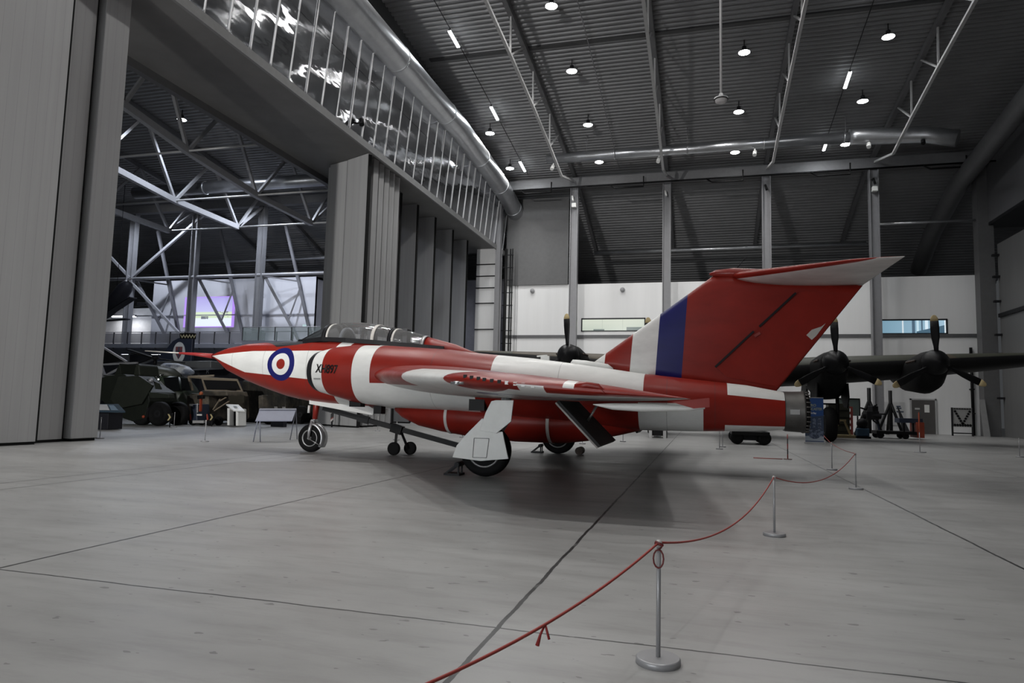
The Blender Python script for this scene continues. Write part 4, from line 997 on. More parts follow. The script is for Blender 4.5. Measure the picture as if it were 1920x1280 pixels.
def stand(px, label, apex, legs, Y):
    a = P(*apex, Y); t = thing('jacking_tripod', label, 'stand', (a.x, Y, 0), 'tall dark lifting tripods')
    MB().tube([(a.x,Y,.15),(a.x,Y,a.z)], .11, 10).build('mast', black, t)
    h = Vector((a.x,Y,a.z-.75))
    for lx, ly in legs:
        MB().tube([h, Vector((lx,Y+ly,.15))], .09, 8).build('leg', black, t); MB().tube([Vector((lx,Y+ly,0)), Vector((lx,Y+ly,.2))], .12, 8).build('foot', black, t)
    return t
Y1 = 46.5
stand(0, 'tall dark lifting tripod left of the other, in front of the white wall', (1629,727), [(P(1603,800,Y1).x,-.2),(P(1652,800,Y1).x,-.2),(P(1634,800,Y1).x,1.4)], Y1)
Y1 = 49.6
stand(0, 'tall dark lifting tripod nearer the grey door', (1669,732), [(P(1645,800,Y1).x,-.2),(P(1690,800,Y1).x,-.2),(P(1674,800,Y1).x,1.4)], Y1)
# work trolley
a, b = P(1640,818,43), P(1728,818,43)
t = thing('work_trolley', 'long dark low trolley with an orange end before the tripods', 'trolley', ((a.x+b.x)/2,43,0))
MB().bb((a.x,42.5,.25),(b.x,43.8,.42)).build('deck', black, t); MB().bb((a.x+1.2,42.7,.9),(b.x,43.7,1.15)).build('upper_tray', navy, t)
MB().bb((b.x-.35,42.45,.1),(b.x,43.85,.95)).build('orange_end', orange, t)
for x in (a.x+.2, b.x-.9):
    for y in (42.6,43.7): MB().lathe([(-.06,.17),(.06,.17)], (x,y,.17), 'Y', 14).build('wheel', rubber, t)
for x in (a.x+1.4,b.x-.5): MB().bb((x,42.75,.4),(x+.08,42.85,.92)).build('tray_post', black, t)
# engine on stand
q = P(1634,800,44.2); t = thing('engine_stand', 'dark machinery on a blue stand between the tripods', 'machine', (q.x,44.2,0))
m = MB(); m.box((q.x,44.2,1.25),(.7,.5,.5), .2); m.box((q.x+.1,44.2,1.6),(.4,.4,.4), .5); m.tube([(q.x-.5,44.1,1.3),(q.x+.5,44.1,1.2)], .16, 10); m.build('machine_body', dark_metal, t, .03)
for k in range(5): 
    a_ = 2*PI*k/5; MB().tube([(q.x+.3*math.cos(a_),44.2,1.35+.4*math.sin(a_)),(q.x+.75*math.cos(a_),43.9,1.35+.7*math.sin(a_)*.8)], .05, 6).build('hose', black, t)
for dx in (-.5,.5): MB().beam((q.x+dx,44.2,0),(q.x+dx*.5,44.2,1.1),.08,.08).build('stand_leg', navy, t)
q = P(1617,808,41.6); t = thing('blue_compressor', 'small blue floor machine left of the tripods', 'machine', (q.x,41.6,0))
MB().bb((q.x-.3,41.3,.12),(q.x+.3,41.9,.55)).build('tank', M('machine_blue', (.03,.07,.12), .5), t, .05); MB().sphere((q.x,41.6,.8), .3, 10, 7).build('motor', dark_metal, t); MB().bb((q.x-.35,41.25,0),(q.x+.35,41.95,.12)).build('skid', black, t)
q = P(1579,812,41.5); t = thing('yellow_trestle', 'small pale yellow A-frame trestle on a wooden pallet', 'trestle', (q.x,41.5,0))
MB().bb((q.x-.55,41.1,0),(q.x+.6,41.9,.16)).build('pallet', wood, t)
for dx in (-1,1): MB().beam((q.x+dx*.42,41.5,.16),(q.x+dx*.12,41.5,.95),.09,.09).build('leg', wood, t)
MB().bb((q.x-.2,41.4,.9),(q.x+.2,41.6,1.0)).build('top_bar', wood, t)
q = P(1590,812,45); t = thing('red_cabinet', 'narrow red rack with round holes beside the pale trestle', 'rack', (q.x,45,0))
MB().bb((q.x-.25,44.8,0),(q.x+.25,45.2,1.75)).build('frame', M('dull_red', (.16,.03,.025), .5), t)
m = MB(); [m.bb((q.x-.12,44.77,.4+.35*k),(q.x+.12,44.8,.58+.35*k)) for k in range(4)]; m.build('hole_strip', white_paint, t)
a, b = P(1574,760,49), P(1611,778,49); zt, zb = P(1590,748,49).z, P(1590,779,49).z
t = thing('green_board', 'dark green standing board behind the bomber wheel', 'board', ((a.x+b.x)/2,49,0))
MB().bb((a.x,48.95,zb),(b.x,49.05,zt)).build('board_face', M('board_green', (.045,.06,.055), .6), t); m = MB(); m.bb((a.x-.05,48.9,zt),(b.x+.05,49.1,zt+.06)); m.bb((b.x,48.9,zb),(b.x+.06,49.1,zt)); m.build('board_frame', black, t)
for x in (a.x+.3,b.x-.1): MB().bb((x-.04,48.95,0),(x+.04,49.05,zb)).build('leg', dark_metal, t)
q = P(1573,800,43); t = thing('tool_cabinet', 'dark olive tool cabinet behind the bomber wheel', 'cabinet', (q.x,43,0)); MB().bb((q.x-.6,42.6,.1),(q.x+.5,43.5,1.9)).build('carcass', M('olive_dark', (.035,.036,.028), .5), t, .02)
m = MB(); [m.bb((q.x-.58,42.57,.3+.4*k),(q.x+.48,42.6,.32+.4*k)) for k in range(4)]; m.build('drawer_lines', black, t)
for x in (-.5,.4): MB().bb((q.x+x-.05,42.7,0),(q.x+x+.05,43.4,.1)).build('plinth', black, t)
def wallboard(p0, p1, label, lines):
    a, b = P(*p0, WY-.06), P(*p1, WY-.06); t = thing('notice_board', label, 'board', ((a.x+b.x)/2, WY-.04, b.z), 'white boards on the back wall')
    MB().bb((a.x,WY-.07,b.z),(b.x,WY-.004,a.z)).build('panel', M('board_white', (.6,.6,.6), .5), t)
    for u0,u1,v in lines: MB().bb((a.x+(b.x-a.x)*u0,WY-.078,b.z+(a.z-b.z)*v),(a.x+(b.x-a.x)*u1,WY-.07,b.z+(a.z-b.z)*(v+.06))).build('printed_line', M('print_blue_grey', (.06,.08,.12)), t)
wallboard((1634,757),(1652,777), 'small white sheet on the back wall behind the tripods', [])
wallboard((1655,753),(1697,797), 'white board with short dark lines behind the right tripod', [(.1,.3,.55),(.1,.35,.45),(.62,.82,.78),(.62,.85,.7),(.62,.95,.55)])
a, b = P(1694,762,52), P(1702,795,52)
t = thing('tapered_strut', 'tapering dark strut leaning on the white board left of the door', 'strut', (a.x,52,0)); MB().prism([(a.x,53.5,a.z),(a.x+.05,53.5,a.z),(b.x+.2,52,.0),(a.x-.05,52,.0)], (0,.08,0)).build('strut_body', dark_metal, t)
# chevron board on castors
a, b = P(1787,810,53), P(1823,810,53); zt, zb = P(1800,764,53).z, P(1800,800,53).z
t = thing('striped_board', 'grey board with a dashed dark V standing by the dark column', 'board', ((a.x+b.x)/2,53,0))
MB().bb((a.x,52.95,zb),(b.x,53.05,zt)).build('board_face', M('board_pale', (.26,.26,.255), .6), t)
m = MB(); W_ = b.x-a.x
for s0 in (0,1):
    for k in range(6):
        u = .12+.36*k/5; u = u if s0 == 0 else 1-u; m.box((a.x+W_*u,52.93,zt-.25-(zt-zb)*.62*k/5),(.13,.03,.13), Matrix.Rotation(.8 if s0 else -.8,3,'Y'))
for k in range(7): m.box((a.x+W_*(.1+.8*k/6),52.93,zb+.12),(.14,.03,.14), Matrix.Rotation(.6,3,'Y')); m.box((a.x+W_*(.1+.8*k/6),52.93,zt-.08),(.12,.03,.06))
m.build('dash_marks', black, t)
m = MB(); m.bb((a.x-.06,52.9,0),(a.x,53.1,zt)); m.bb((b.x,52.9,0),(b.x+.06,53.1,zt)); m.bb((a.x,52.9,.15),(b.x,53.1,.22)); m.build('frame', dark_metal, t)
q = P(1838,812,53); t = thing('leaning_plank', 'pale grey plank leaning against the dark right column', 'plank', (18.35,53.1,0)); MB().prism([(18.05,52.6,0),(18.45,52.6,0),(18.5,53.5,2.5),(18.2,53.5,2.5)], (0,.06,0)).build('plank_body', M('plank_grey', (.2,.2,.2), .6), t)
q = P(1824,760,WY-.2); t = thing('downpipe', 'black vertical pipe on the back wall above the striped board', 'pipe', (q.x,WY-.2,0)); MB().tube([(q.x,WY-.2,0),(q.x,WY-.2,6.2)], .1, 8).build('pipe', black, t); m = MB(); [m.bb((q.x-.13,WY-.3,z),(q.x+.13,WY-.01,z+.08)) for z in (1.5,3.2,5.2)]; m.build('bracket', dark_metal, t)
# trolleys under the tail
def trolley(x0, x1, y, h, label, legs, depth=1.6, mat=None):
    t = thing('bomb_trolley', label, 'trolley', ((x0+x1)/2,y+depth/2,0)); mat = mat or black
    MB().bb((x0,y,h-.14),(x1,y+depth,h)).build('deck', mat, t)
    for x in (x0+.2,x1-.2):
        for yy in (y+.15,y+depth-.15):
            if legs: MB().bb((x-.07,yy-.07,0),(x+.07,yy+.07,h-.14)).build('leg', M('pale_leg', (.55,.55,.55)), t)
            else: MB().lathe([(-.1,.12),(-.12,.22),(0,.27),(.12,.22),(.1,.12)], (x,yy,.272), 'Y', 20).build('wheel', rubber, t)
    m = MB(); m.bb((x0+.3,y+.3,h-.35),(x1-.3,y+depth-.3,h-.13)); m.build('underframe', dark_metal, t)
    return t
a, b = G(1372,832), G(1438,832); trolley(a.x,b.x,a.y-.2,.52,'long low black trolley on fat wheels under the tail of the jet', 0, 2.2)
a, b = G(1211,820), G(1256,820); t = trolley(a.x,b.x,a.y,.62,'low trolley on pale square legs seen under the jet belly', 1, 1.5, M('pale_leg', (.55,.55,.55))); MB().bb((a.x+.25,a.y+.2,.1),(b.x-.25,a.y+1.3,.46)).build('black_box', black, t)
# ================================================================== FAR HALL THROUGH THE OPENING
def _haz():
    nb = NB('hazard_stripes', .5); x, y, z = nb.pos(); f_ = nb.f('FRACT', nb.mul(nb.add(z, nb.mul(x, -.8)), 2.4))
    c = nb.mix(nb.gt(f_, .6), (.02,.02,.02), (.45,.43,.42)); c = nb.mix(nb.gt(f_, .85), c, (.2,.04,.03)); nb.col(c); return nb.m
stripe_mat2 = _haz()
wl, wr = P(287,560,WY).x, P(592,560,WY).x
far_white = white_wall_mat('far_hall_wall', (.62,.62,.66))
zt = 12.75
mb = MB(); mb.bb((wl,WY,5.9),(wr,WY+.2,zt)); mb.bb((wl,WY+.2,zt-.2),(wr,WY+8,zt)); mb.bb((wr-.05,WY,5.9),(wr,WY+8,zt)); struct(mb, 'wall_far_hall', far_white)
mb = MB(); mb.bb((wr,WY+2,0),(-16.3,WY+2.2,12.4)); struct(mb, 'wall_far_return', M('far_grey_wall', (.30,.30,.34), .7))
mb = MB(); mb.bb((-88,WY+3,5.9),(wl,WY+3.2,10.5)); struct(mb, 'wall_far_left', M('far_lobby_white', (.75,.74,.74), .7))
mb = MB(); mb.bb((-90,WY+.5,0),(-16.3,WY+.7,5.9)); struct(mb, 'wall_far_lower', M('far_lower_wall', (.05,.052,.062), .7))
mb = MB(); mb.bb((-90,8,0),(-89.7,WY+3,23)); struct(mb, 'wall_far_side', M('far_side_wall', (.05,.05,.055), .7))
mb = MB(); mb.bb((wl-2,WY-.12,9.2),(wr,WY-.01,9.3)); struct(mb, 'trim_11', M('faint_rail', (.42,.42,.46), .6))
# tall cross rail linking the columns
xbar('column_rail', 'horizontal steel rail linking the far hall columns, above the gallery', 'rail', -58, -24, 53, 12.55, 'tube', .14, M('rail_grey', (.38,.38,.40), .4, .3))
xbar('wall_pipe', 'pale pipe crossing the dark roof slope of the far hall', 'pipe', -56, -24, 60, 15.6, 'tube', .18, galv)
# braces behind each far column
for k, lab in ((-6,'raking steel brace behind the far hall column with the crossing braces'),(-5,'raking steel brace crossing in front of the projected picture'),(-4,'raking steel brace behind the column right of the projected picture')):
    X = COLX[k+6]; t = thing('raking_brace', lab, 'brace', (X+2.2, 55, 6.2), 'raking braces of the far hall')
    m_ = M('brace_grey', (.17,.17,.185), .45, .1)
    top, mid, f1, f2 = Vector((X+1.3,54.6,17.6)), Vector((X+2.9,54.8,12.2)), Vector((X+2.6+.9,55,6.1)), Vector((X+2.3+2.6-.4,55.2,6.1))
    MB().beam(top, mid, .24,.24).build('strut', m_, t); MB().beam(mid, f2, .24,.24).build('strut', m_, t)
    MB().beam(Vector((X+.2,53.6,12.4)), f1, .24,.24).build('strut', m_, t)
    MB().beam(Vector((X+.2,53.4,12.5)), mid, .12,.12).build('tie', m_, t); MB().beam(mid.lerp(f2,.1), Vector((X+.2,53.6,12.4)).lerp(f1,.62), .12,.12).build('tie', m_, t)
X = COLX[0]; t = thing('cross_brace', 'long diagonal cross brace at the leftmost far hall column', 'brace', (X,53,6))
for a, b in (((X,53,12.6),(X+8,53,18.5)),((X,53,12.6),(X-6,53,17.6)),((X,53,12.3),(X+7.2,53.2,6.2)),((X,53,12.3),(X-5,53,7.8))): MB().beam(a, b, .22,.22).build('diagonal', M('rail_grey', (.38,.38,.40)), t)
# gallery
GY, GZ = 50.0, 5.95
t = thing('gallery', 'raised gallery with grey railing along the far hall', 'gallery', (-42, 53, 5.3))
MB().bb((-75,GY-.1,GZ-.35),(-24,WY+.5,GZ)).build('slab', M('gallery_edge', (.22,.23,.27), .6), t)
MB().bb((-75,GY+.3,GZ-.9),(-24,GY+.7,GZ-.35)).build('slab_beam', M('gallery_beam', (.06,.065,.08), .6), t)
rail_m = M('railing_dark', (.06,.06,.065), .4, .3)
MB().bb((-75,GY-.06,GZ+1.02),(-24,GY,GZ+1.08)).build('handrail', M('handrail_grey', (.3,.3,.32), .4, .3), t)
gp = bpy.data.materials.new('mesh_infill'); gp.use_nodes = True; pb = gp.node_tree.nodes['Principled BSDF']; pb.inputs['Base Color'].default_value = (.28,.28,.31,1); pb.inputs['Alpha'].default_value = .55; pb.inputs['Roughness'].default_value = .6
gx0, gx1 = P(497,640,GY).x, P(595,640,GY).x
MB().bb((-75,GY-.03,GZ+.08),(gx0,GY-.01,GZ+.95)).build('infill_panel', gp, t)
k = -75.0
while k < -24.5:
    MB().bb((k,GY-.08,GZ-.5),(k+.07,GY+.02,GZ+1.04)).build('baluster', rail_m, t); k += 1.55
gg = bpy.data.materials.new('gallery_glass'); gg.use_nodes = True; pb = gg.node_tree.nodes['Principled BSDF']; pb.inputs['Base Color'].default_value = (.35,.42,.42,1); pb.inputs['Alpha'].default_value = .3; pb.inputs['Roughness'].default_value = .08
q = thing('glass_corner', 'glass-sided projecting corner of the gallery beside the folded doors', 'balustrade', ((gx0+gx1)/2, GY-1.6, GZ-.3))
MB().bb((gx0,GY-3,GZ-.3),(-24,GY-.12,GZ-.02)).build('platform', M('gallery_edge', (.22,.23,.27)), q)
MB().bb((gx0,GY-3,GZ),(gx0+.04,GY-.12,GZ+1.05)).build('glass_side', gg, q); MB().bb((gx0,GY-3.04,GZ),(-24,GY-3,GZ+1.05)).build('glass_front', gg, q)
m = MB(); m.tube([(gx0,GY-.12,GZ+1.08),(gx0,GY-3,GZ+1.08),(-24,GY-3,GZ+1.08)], .04, 6); m.build('top_rail', M('handrail_grey', (.3,.3,.32)), q)
for x in range(5): MB().bb((gx0+x*1.5,GY-3.06,GZ),(gx0+x*1.5+.06,GY-2.98,GZ+1.08)).build('post', rail_m, q)
# strip lamps under the gallery, exit sign
glow_w = EM('gallery_strip_glow', (.85,.9,1), 5)
for j, px in enumerate((234,290,305,364,403)):
    q = P(px,663,51); t = thing('gallery_lamp', ['leftmost short white lamp under the gallery','left lamp of the close pair under the gallery','right lamp of the close pair under the gallery','short white lamp under the gallery beside the blue fin','short white lamp under the gallery near the jet nose'][j], 'lamp', (q.x,51,5.1), 'short lamps below the gallery')
    MB().bb((q.x-.3,50.9,5.06),(q.x+.3,51.1,5.2)).build('diffuser', glow_w, t); MB().bb((q.x-.35,50.85,5.2),(q.x+.35,51.15,5.32)).build('housing', dark_metal, t)
for j, px in enumerate((212,238)):
    q = P(px,592,57); t = thing('lobby_lamp', ['left white strip lamp in the bright lobby beside the left door post','right white strip lamp in the bright lobby beside the left door post'][j], 'lamp', (q.x,57.5,q.z), 'strip lamps of the far lobby')
    MB().bb((q.x-.6,57.4,q.z-.08),(q.x+.6,57.6,q.z+.08)).build('diffuser', glow_w, t); MB().bb((q.x-.62,57.38,q.z+.08),(q.x+.62,57.62,q.z+.16)).build('housing', dark_metal, t); add_light('AREA', 'lobby_light', (q.x,57.3,q.z-.15), 45, t, 1.2, (.95,.96,1), sy=.2)
q = P(573,610,WY-.1); t = thing('exit_sign', 'tiny green sign on the far hall wall near the folded doors', 'sign', q); MB().bb((q.x-.35,WY-.06,q.z-.1),(q.x+.35,WY-.004,q.z+.1)).build('sign_plate', EM('sign_green', (.05,.3,.25), .5), t)
# projected picture on the wall
a, b = P(347,557,WY-.03), P(438,613,WY-.03)
def proj_mat():
    nb = NB('projected_picture', .7); x, y, z = nb.pos(); u = nb.f('DIVIDE', nb.sub(x, a.x), b.x-a.x); v = nb.f('DIVIDE', nb.sub(z, b.z), a.z-b.z)
    c = nb.mix(nb.f('MINIMUM', nb.f('MAXIMUM', v, 0.), 1.), (.52,.56,.74), (.30,.27,.58))
    c = nb.mix(nb.rng(v,.28,.50), c, (.50,.60,.42)); c = nb.mix(nb.lt(v,.30), c, (.60,.66,.72))
    c = nb.mix(nb.AND(nb.rng(v,.27,.36), nb.rng(u,.35,.5), nb.gt(nb.noise(3,2),.5)), c, (.12,.13,.16))
    c = nb.mix(nb.AND(nb.rng(v,.30,.52), nb.rng(u,.64,.88), nb.gt(nb.noise(2,3),.52)), c, (.2,.2,.26))
    c = nb.mix(nb.AND(nb.lt(v,.22), nb.lt(u,.2)), c, (.36,.22,.62))
    for vv in (.08,.15): c = nb.mix(nb.AND(nb.rng(v,vv-.02,vv+.02), nb.rng(u,.05,.18)), c, (.85,.85,.9))
    edge = nb.OR(nb.lt(u,.04), nb.gt(u,.95), nb.lt(v,.03), nb.gt(v,.97)); c = nb.mix(edge, c, (.34,.20,.66))
    nb.col((.06,.06,.06)); nb.l(c, nb.b.inputs['Emission Color']); nb.b.inputs['Emission Strength'].default_value = 1.35; return nb.m
t = thing('projection_screen', 'purple-edged projected picture glowing on the far hall wall', 'screen', ((a.x+b.x)/2,WY-.02,b.z)); MB().bb((a.x,WY-.03,b.z),(b.x,WY-.004,a.z)).build('picture', proj_mat(), t)
for j, (px, py) in enumerate(((266,567),(272,572))):
    pass
q = P(266,570,52.4); t = thing('projector', 'small dark projector clamped to the far column left of the picture', 'projector', (q.x,52.4,q.z)); MB().bb((q.x-.3,52.1,q.z-.12),(q.x+.5,52.6,q.z+.12)).build('body', dark_metal, t, .03); MB().tube([(q.x+.55,52.2,q.z),(q.x+.7,52.25,q.z)], .08, 8).build('lens_barrel', black, t); MB().beam((q.x-.9,52.6,q.z-.15),(q.x+.2,52.5,q.z-.15),.08,.06).build('arm', dark_metal, t)

# hanging dark aircraft at the far left
t = thing('hanging_biplane', 'dark aircraft hung nose-up beside the left door post, above the gallery', 'aircraft', P(225,560,44))
a, b = P(192,600,44), P(243,528,44)
secs = []
for u, r in ((0,.12),(.2,.45),(.55,.62),(.85,.55),(.97,.35),(1,.08)):
    c_ = a.lerp(b, u); d_ = (b-a).normalized(); s1 = Vector((0,1,0)); s2 = d_.cross(s1); secs.append([c_+s1*r*math.cos(2*PI*k/16)+s2*r*math.sin(2*PI*k/16) for k in range(16)])
MB().loft(secs).build('fuselage', M('hung_dark', (.014,.014,.018), .5), t)
MB().beam(P(185,600,43), P(250,558,43), .7,.08).build('wing', M('hung_dark', (.014,.014,.018)), t); MB().beam(P(188,602,45.5), P(240,598,45.5), .5,.08).build('tailplane', M('hung_dark', (.014,.014,.018)), t)
m = MB(); m.beam(b-Vector((.9,0,.3)), b+Vector((.3,-.1,.25)), .1,.05); m.build('propeller', M('prop_pale', (.35,.33,.33)), t); MB().tube([a.lerp(b,.5), a.lerp(b,.5)+Vector((0,0,9.6))], .02, 5).build('hanging_wire', dark_metal, t)

# ------------------------------------------------------------------ vehicles
olive = M('vehicle_dark_green', (.012,.0145,.011), .55, 0, .3); olive2 = M('vehicle_dark_green_edge', (.02,.023,.018), .5, 0, .3)
def camo_mat():
    nb = NB('tan_camouflage', .7); n_ = nb.noise(1.6, 4); nb.col(nb.ramp(n_, [(.36,(.02,.018,.014)),(.5,(.065,.055,.04)),(.64,(.14,.115,.085))])); return nb.m
camo = camo_mat(); tan = M('tan_paint', (.22,.18,.13), .6, 0, .2)
def plate(par, name, pts, Y, depth, mat, bevel=0):
    # the photo shows the near face and the end turned to us: leave room for the end face
    x0, x1 = min(p[0] for p in pts), max(p[0] for p in pts); ym = sum(p[1] for p in pts)/len(pts)
    X1 = P(x1, ym, Y+depth).x; lo, hi = x0, x1
    for _ in range(30):
        md_ = (lo+hi)/2
        if P(md_, ym, Y).x > X1: hi = md_
        else: lo = md_
    k = max(.35, (lo-x0)/max(1e-6, x1-x0)); pts = [(x0+(px-x0)*k, py) for px, py in pts]
    return MB().prism([P(px,py,Y) for px,py in pts], (0,depth,0)).build(name, mat, par, bevel)
def wheel(par, c, r, w, axis='Y', hub=None):
    wo = MB().lathe([(-w*.4,r*.55),(-w*.5,r*.7),(-w*.48,r*.9),(-w*.3,r),(w*.3,r),(w*.48,r*.9),(w*.5,r*.7),(w*.4,r*.55)], c, axis, 28).build('wheel', rubber, par)
    MB().lathe([(-w*.38,.02),(-w*.42,r*.2),(-w*.36,r*.56),(w*.36,r*.56),(w*.42,r*.2),(w*.38,.02)], c, axis, 20).build('wheel_hub', hub or dark_metal, wo)
AY = 25.6
t = thing('armoured_car', 'dark green angular armoured vehicle by the left door post', 'vehicle', (P(250,795,AY).x, AY+1.3, 0))
plate(t, 'hull', [(170,745),(176,718),(212,704),(262,701),(292,719),(330,735),(333,752),(318,786),(285,790),(228,776),(204,752)], AY+.25, 1.75, olive, .04)
plate(t, 'side_plate', [(206,748),(222,766),(268,757),(290,722),(262,704),(222,706)], AY+.12, .12, olive2, .02)
plate(t, 'front_bin', [(278,735),(326,738),(328,746),(282,746)], AY-.1, .35, olive2, .02)
plate(t, 'hatch_cover', [(214,703),(242,681),(252,700),(248,706)], AY+.6, 1.0, olive, .02)
plate(t, 'turret', [(250,704),(258,688),(270,681),(281,686),(286,704)], AY+.6, 1.2, olive2, .05)
plate(t, 'visor_frame', [(262,714),(274,713),(284,729),(272,729)], AY+.2, .08, black); plate(t, 'visor_frame', [(288,714),(298,718),(304,730),(292,729)], AY+.2, .08, olive2)
for px in (262, 294):
    c_ = P(px, 784, AY+.3); wheel(t, Vector((c_.x, AY+.45, .55)), .55, .4)
    wheel(t, Vector((c_.x, AY+1.6, .55)), .55, .4)
q = P(269,781,AY-.1); MB().sphere(q, .07, 10, 6).build('marker_lamp', M('marker_orange', (.3,.05,.02)), t); MB().sphere(P(283,713,AY), .12, 10, 6).build('mirror', M('mirror_grey', (.3,.3,.32), .2, .6), t)
MB().tube([P(292,708,AY+.1), P(306,702,AY)], .03, 6).build('mirror_arm', black, t)
# helicopter
HY = 32.4
t = thing('helicopter', 'dark green helicopter with folded black rotor behind the armoured vehicle', 'helicopter', (P(315,800,HY).x, HY+1, 0))
def hsec(px, top, bot, w): 
    a, b = P(px,top,HY+1), P(px,bot,HY+1); return ring(a.x, HY+1, (a.z+b.z)/2, w, (a.z-b.z)/2, None, 28, 2.6)
MB().loft([hsec(238,705,760,.4),hsec(255,692,775,.9),hsec(290,690,782,1.05),hsec(325,702,783,1.05),hsec(345,708,783,1.0),hsec(356,722,780,.9),hsec(366,740,773,.65),hsec(373,752,763,.2)]).build('cabin', M('heli_green', (.028,.04,.024), .38, 0, .25), t)
MB().loft([hsec(250,692,712,.5),hsec(268,682,712,.75),hsec(300,686,712,.75),hsec(325,691,712,.6),hsec(336,702,714,.2)]).build('engine_cowling', M('heli_grey_green', (.075,.08,.065), .5, 0, .25), t)
for pts in ([(306,708),(334,706),(338,732),(312,733)],[(338,707),(352,710),(362,732),(341,732)]): plate(t, 'window', pts, HY-.06, .05, M('heli_glass', (.008,.009,.01), .1))
q = P(290,690,HY+1); MB().lathe([(-.2,.3),(.1,.3),(.15,.12),(.5,.1),(.55,.2),(.7,.2)], q, 'Z', 16).build('rotor_head', black, t)
for e_ in ((240,655),(250,662),(258,684),(345,680),(275,668)): MB().beam(q+Vector((0,0,.6)), P(*e_, HY+1.4), .32,.06).build('rotor_blade', black, t)
for px in (300,352): MB().tube([(P(px,770,HY+1).x,HY+1,1.0),(P(px,770,HY+1).x,HY+1,.3)], .07, 8).build('gear_leg', black, t); wheel(t, Vector((P(px,770,HY+1).x,HY+1,.3)), .3, .2)
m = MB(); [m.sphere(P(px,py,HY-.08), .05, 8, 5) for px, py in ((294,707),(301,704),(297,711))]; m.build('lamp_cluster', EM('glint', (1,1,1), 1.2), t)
MB().beam(P(300,715,HY-.1), P(312,727,HY-.1), .05,.05).build('wiper', M('wiper_grey', (.3,.3,.3)), t)
# tail fin of another aircraft with a crest
FY = 36
t = thing('tail_fin', 'dark blue aircraft tail fin with oval crest and zigzag top band', 'aircraft tail', (P(335,790,FY).x, FY, 0))
plate(t, 'fin_surface', [(287,677),(311,656),(326,639),(338,633),(366,634),(363,677)], FY, .22, M('fin_navy', (.018,.024,.045), .45), .03)
plate(t, 'top_band', [(337,624),(368,624),(367,635),(337,635)], FY-.02, .26, black)
m = MB()
for k in range(5):
    x = 338.5+k*5.6; m.prism([P(x,626.5,FY-.04),P(x+2.8,631.5,FY-.04),P(x+5.6,626.5,FY-.04),P(x+5.6,629,FY-.04),P(x+2.8,634,FY-.04),P(x,629,FY-.04)], (0,.02,0))
m.build('zigzag', M('zigzag_pale', (.45,.42,.28)), t)
oc = P(336,661,FY); ov = [Vector((oc.x+.46*math.cos(2*PI*k/28), FY-.03, oc.z+.68*math.sin(2*PI*k/28))) for k in range(28)]
MB().prism(ov, (0,.03,0)).build('crest_oval', M('crest_white', (.55,.58,.62)), t)
MB().prism([Vector((oc.x+x, FY-.05, oc.z+z)) for x, z in ((-.25,.38),(.25,.38),(.25,-.05),(0,-.42),(-.25,-.05))], (0,.02,0)).build('crest_shield', M('crest_red', (.16,.05,.06)), t)
m = MB(); m.bb((oc.x-.05,FY-.06,oc.z-.35),(oc.x+.05,FY-.05,oc.z+.36)); m.bb((oc.x-.24,FY-.06,oc.z+.02),(oc.x+.24,FY-.05,oc.z+.12)); m.build('crest_cross', M('crest_blue', (.05,.06,.1)), t)
plate(t, 'rear_body', [(287,677),(420,676),(420,690),(300,694)], FY-.4, 1.2, M('fin_grey', (.10,.105,.11), .5), .05)
MB().tube([(oc.x,FY+.2,0),(oc.x,FY+.2,P(335,690,FY).z)], .12, 8).build('support', black, t)
# wrapped part in a blue and white cover
t = thing('wrapped_rotor_part', 'pale blue and white wrapped bundle on the helicopter roof', 'bundle', P(345,700,HY+1)); 
nbw = NB('wrap_cover', .6); nbw.col(nbw.ramp(nbw.noise(2.2,4), [(.4,(.10,.12,.17)),(.5,(.3,.32,.36)),(.6,(.48,.5,.52))]))
def bsec(px, top, bot, w): a, b = P(px,top,HY+1.6), P(px,bot,HY+1.6); return ring(a.x, HY+1.6, (a.z+b.z)/2, w, (a.z-b.z)/2, None, 18)
MB().loft([bsec(303,683,690,.1),bsec(312,680,696,.4),bsec(332,681,700,.5),bsec(350,686,704,.45),bsec(361,694,702,.2),bsec(364,697,699,.05)]).build('cover', nbw.m, t)
# dark fuselage with the letter R
t = thing('dark_fuselage', 'black aircraft body with a white letter R behind the jet nose', 'aircraft', P(410,795,38)); 
a, b = P(365,695,38), P(470,700,38); MB().loft([ring(a.x+(b.x-a.x)*u, 38.5, a.z-.1*u, r, r, r, 20) for u, r in ((0,.3),(.1,.5),(.5,.6),(1,.55))]).build('fuselage', M('hung_dark', (.014,.014,.018)), t)
q = P(386,700,37.86); tv, tf = text_geo('R', .42); MB().add([Vector((q.x+v.x, 37.86, q.z+v.y)) for v in tv], tf).build('letter', M('letter_white', (.55,.55,.55)), t)
MB().prism([P(px,py,37.7) for px,py in ((389,683),(396,682),(402,690),(394,691))], (0,.05,0)).build('tan_plate', tan, t); MB().tube([((a.x+b.x)/2,38.5,0),((a.x+b.x)/2,38.5,a.z)], .15, 8).build('support', black, t)
# black wing with pale frame at far left
t = thing('folded_wing', 'black triangular aircraft panel with pale frame behind the left door post', 'aircraft part', P(205,795,33)); plate(t, 'panel', [(176,640),(190,648),(236,677),(176,684)], 33, .15, black, .02)
for a_, b_ in (((189,648),(238,678)),((176,684),(258,680)),((190,684),(197,705)),((196,705),(236,684)),((178,706),(214,704))): MB().beam(P(*a_,32.9), P(*b_,32.9), .12,.10).build('frame_bar', M('frame_pale_grey', (.3,.3,.31)), t)
MB().tube([P(190,700,33.2), Vector((P(190,700,33.2).x,33.2,0))], .1, 8).build('support', black, t)
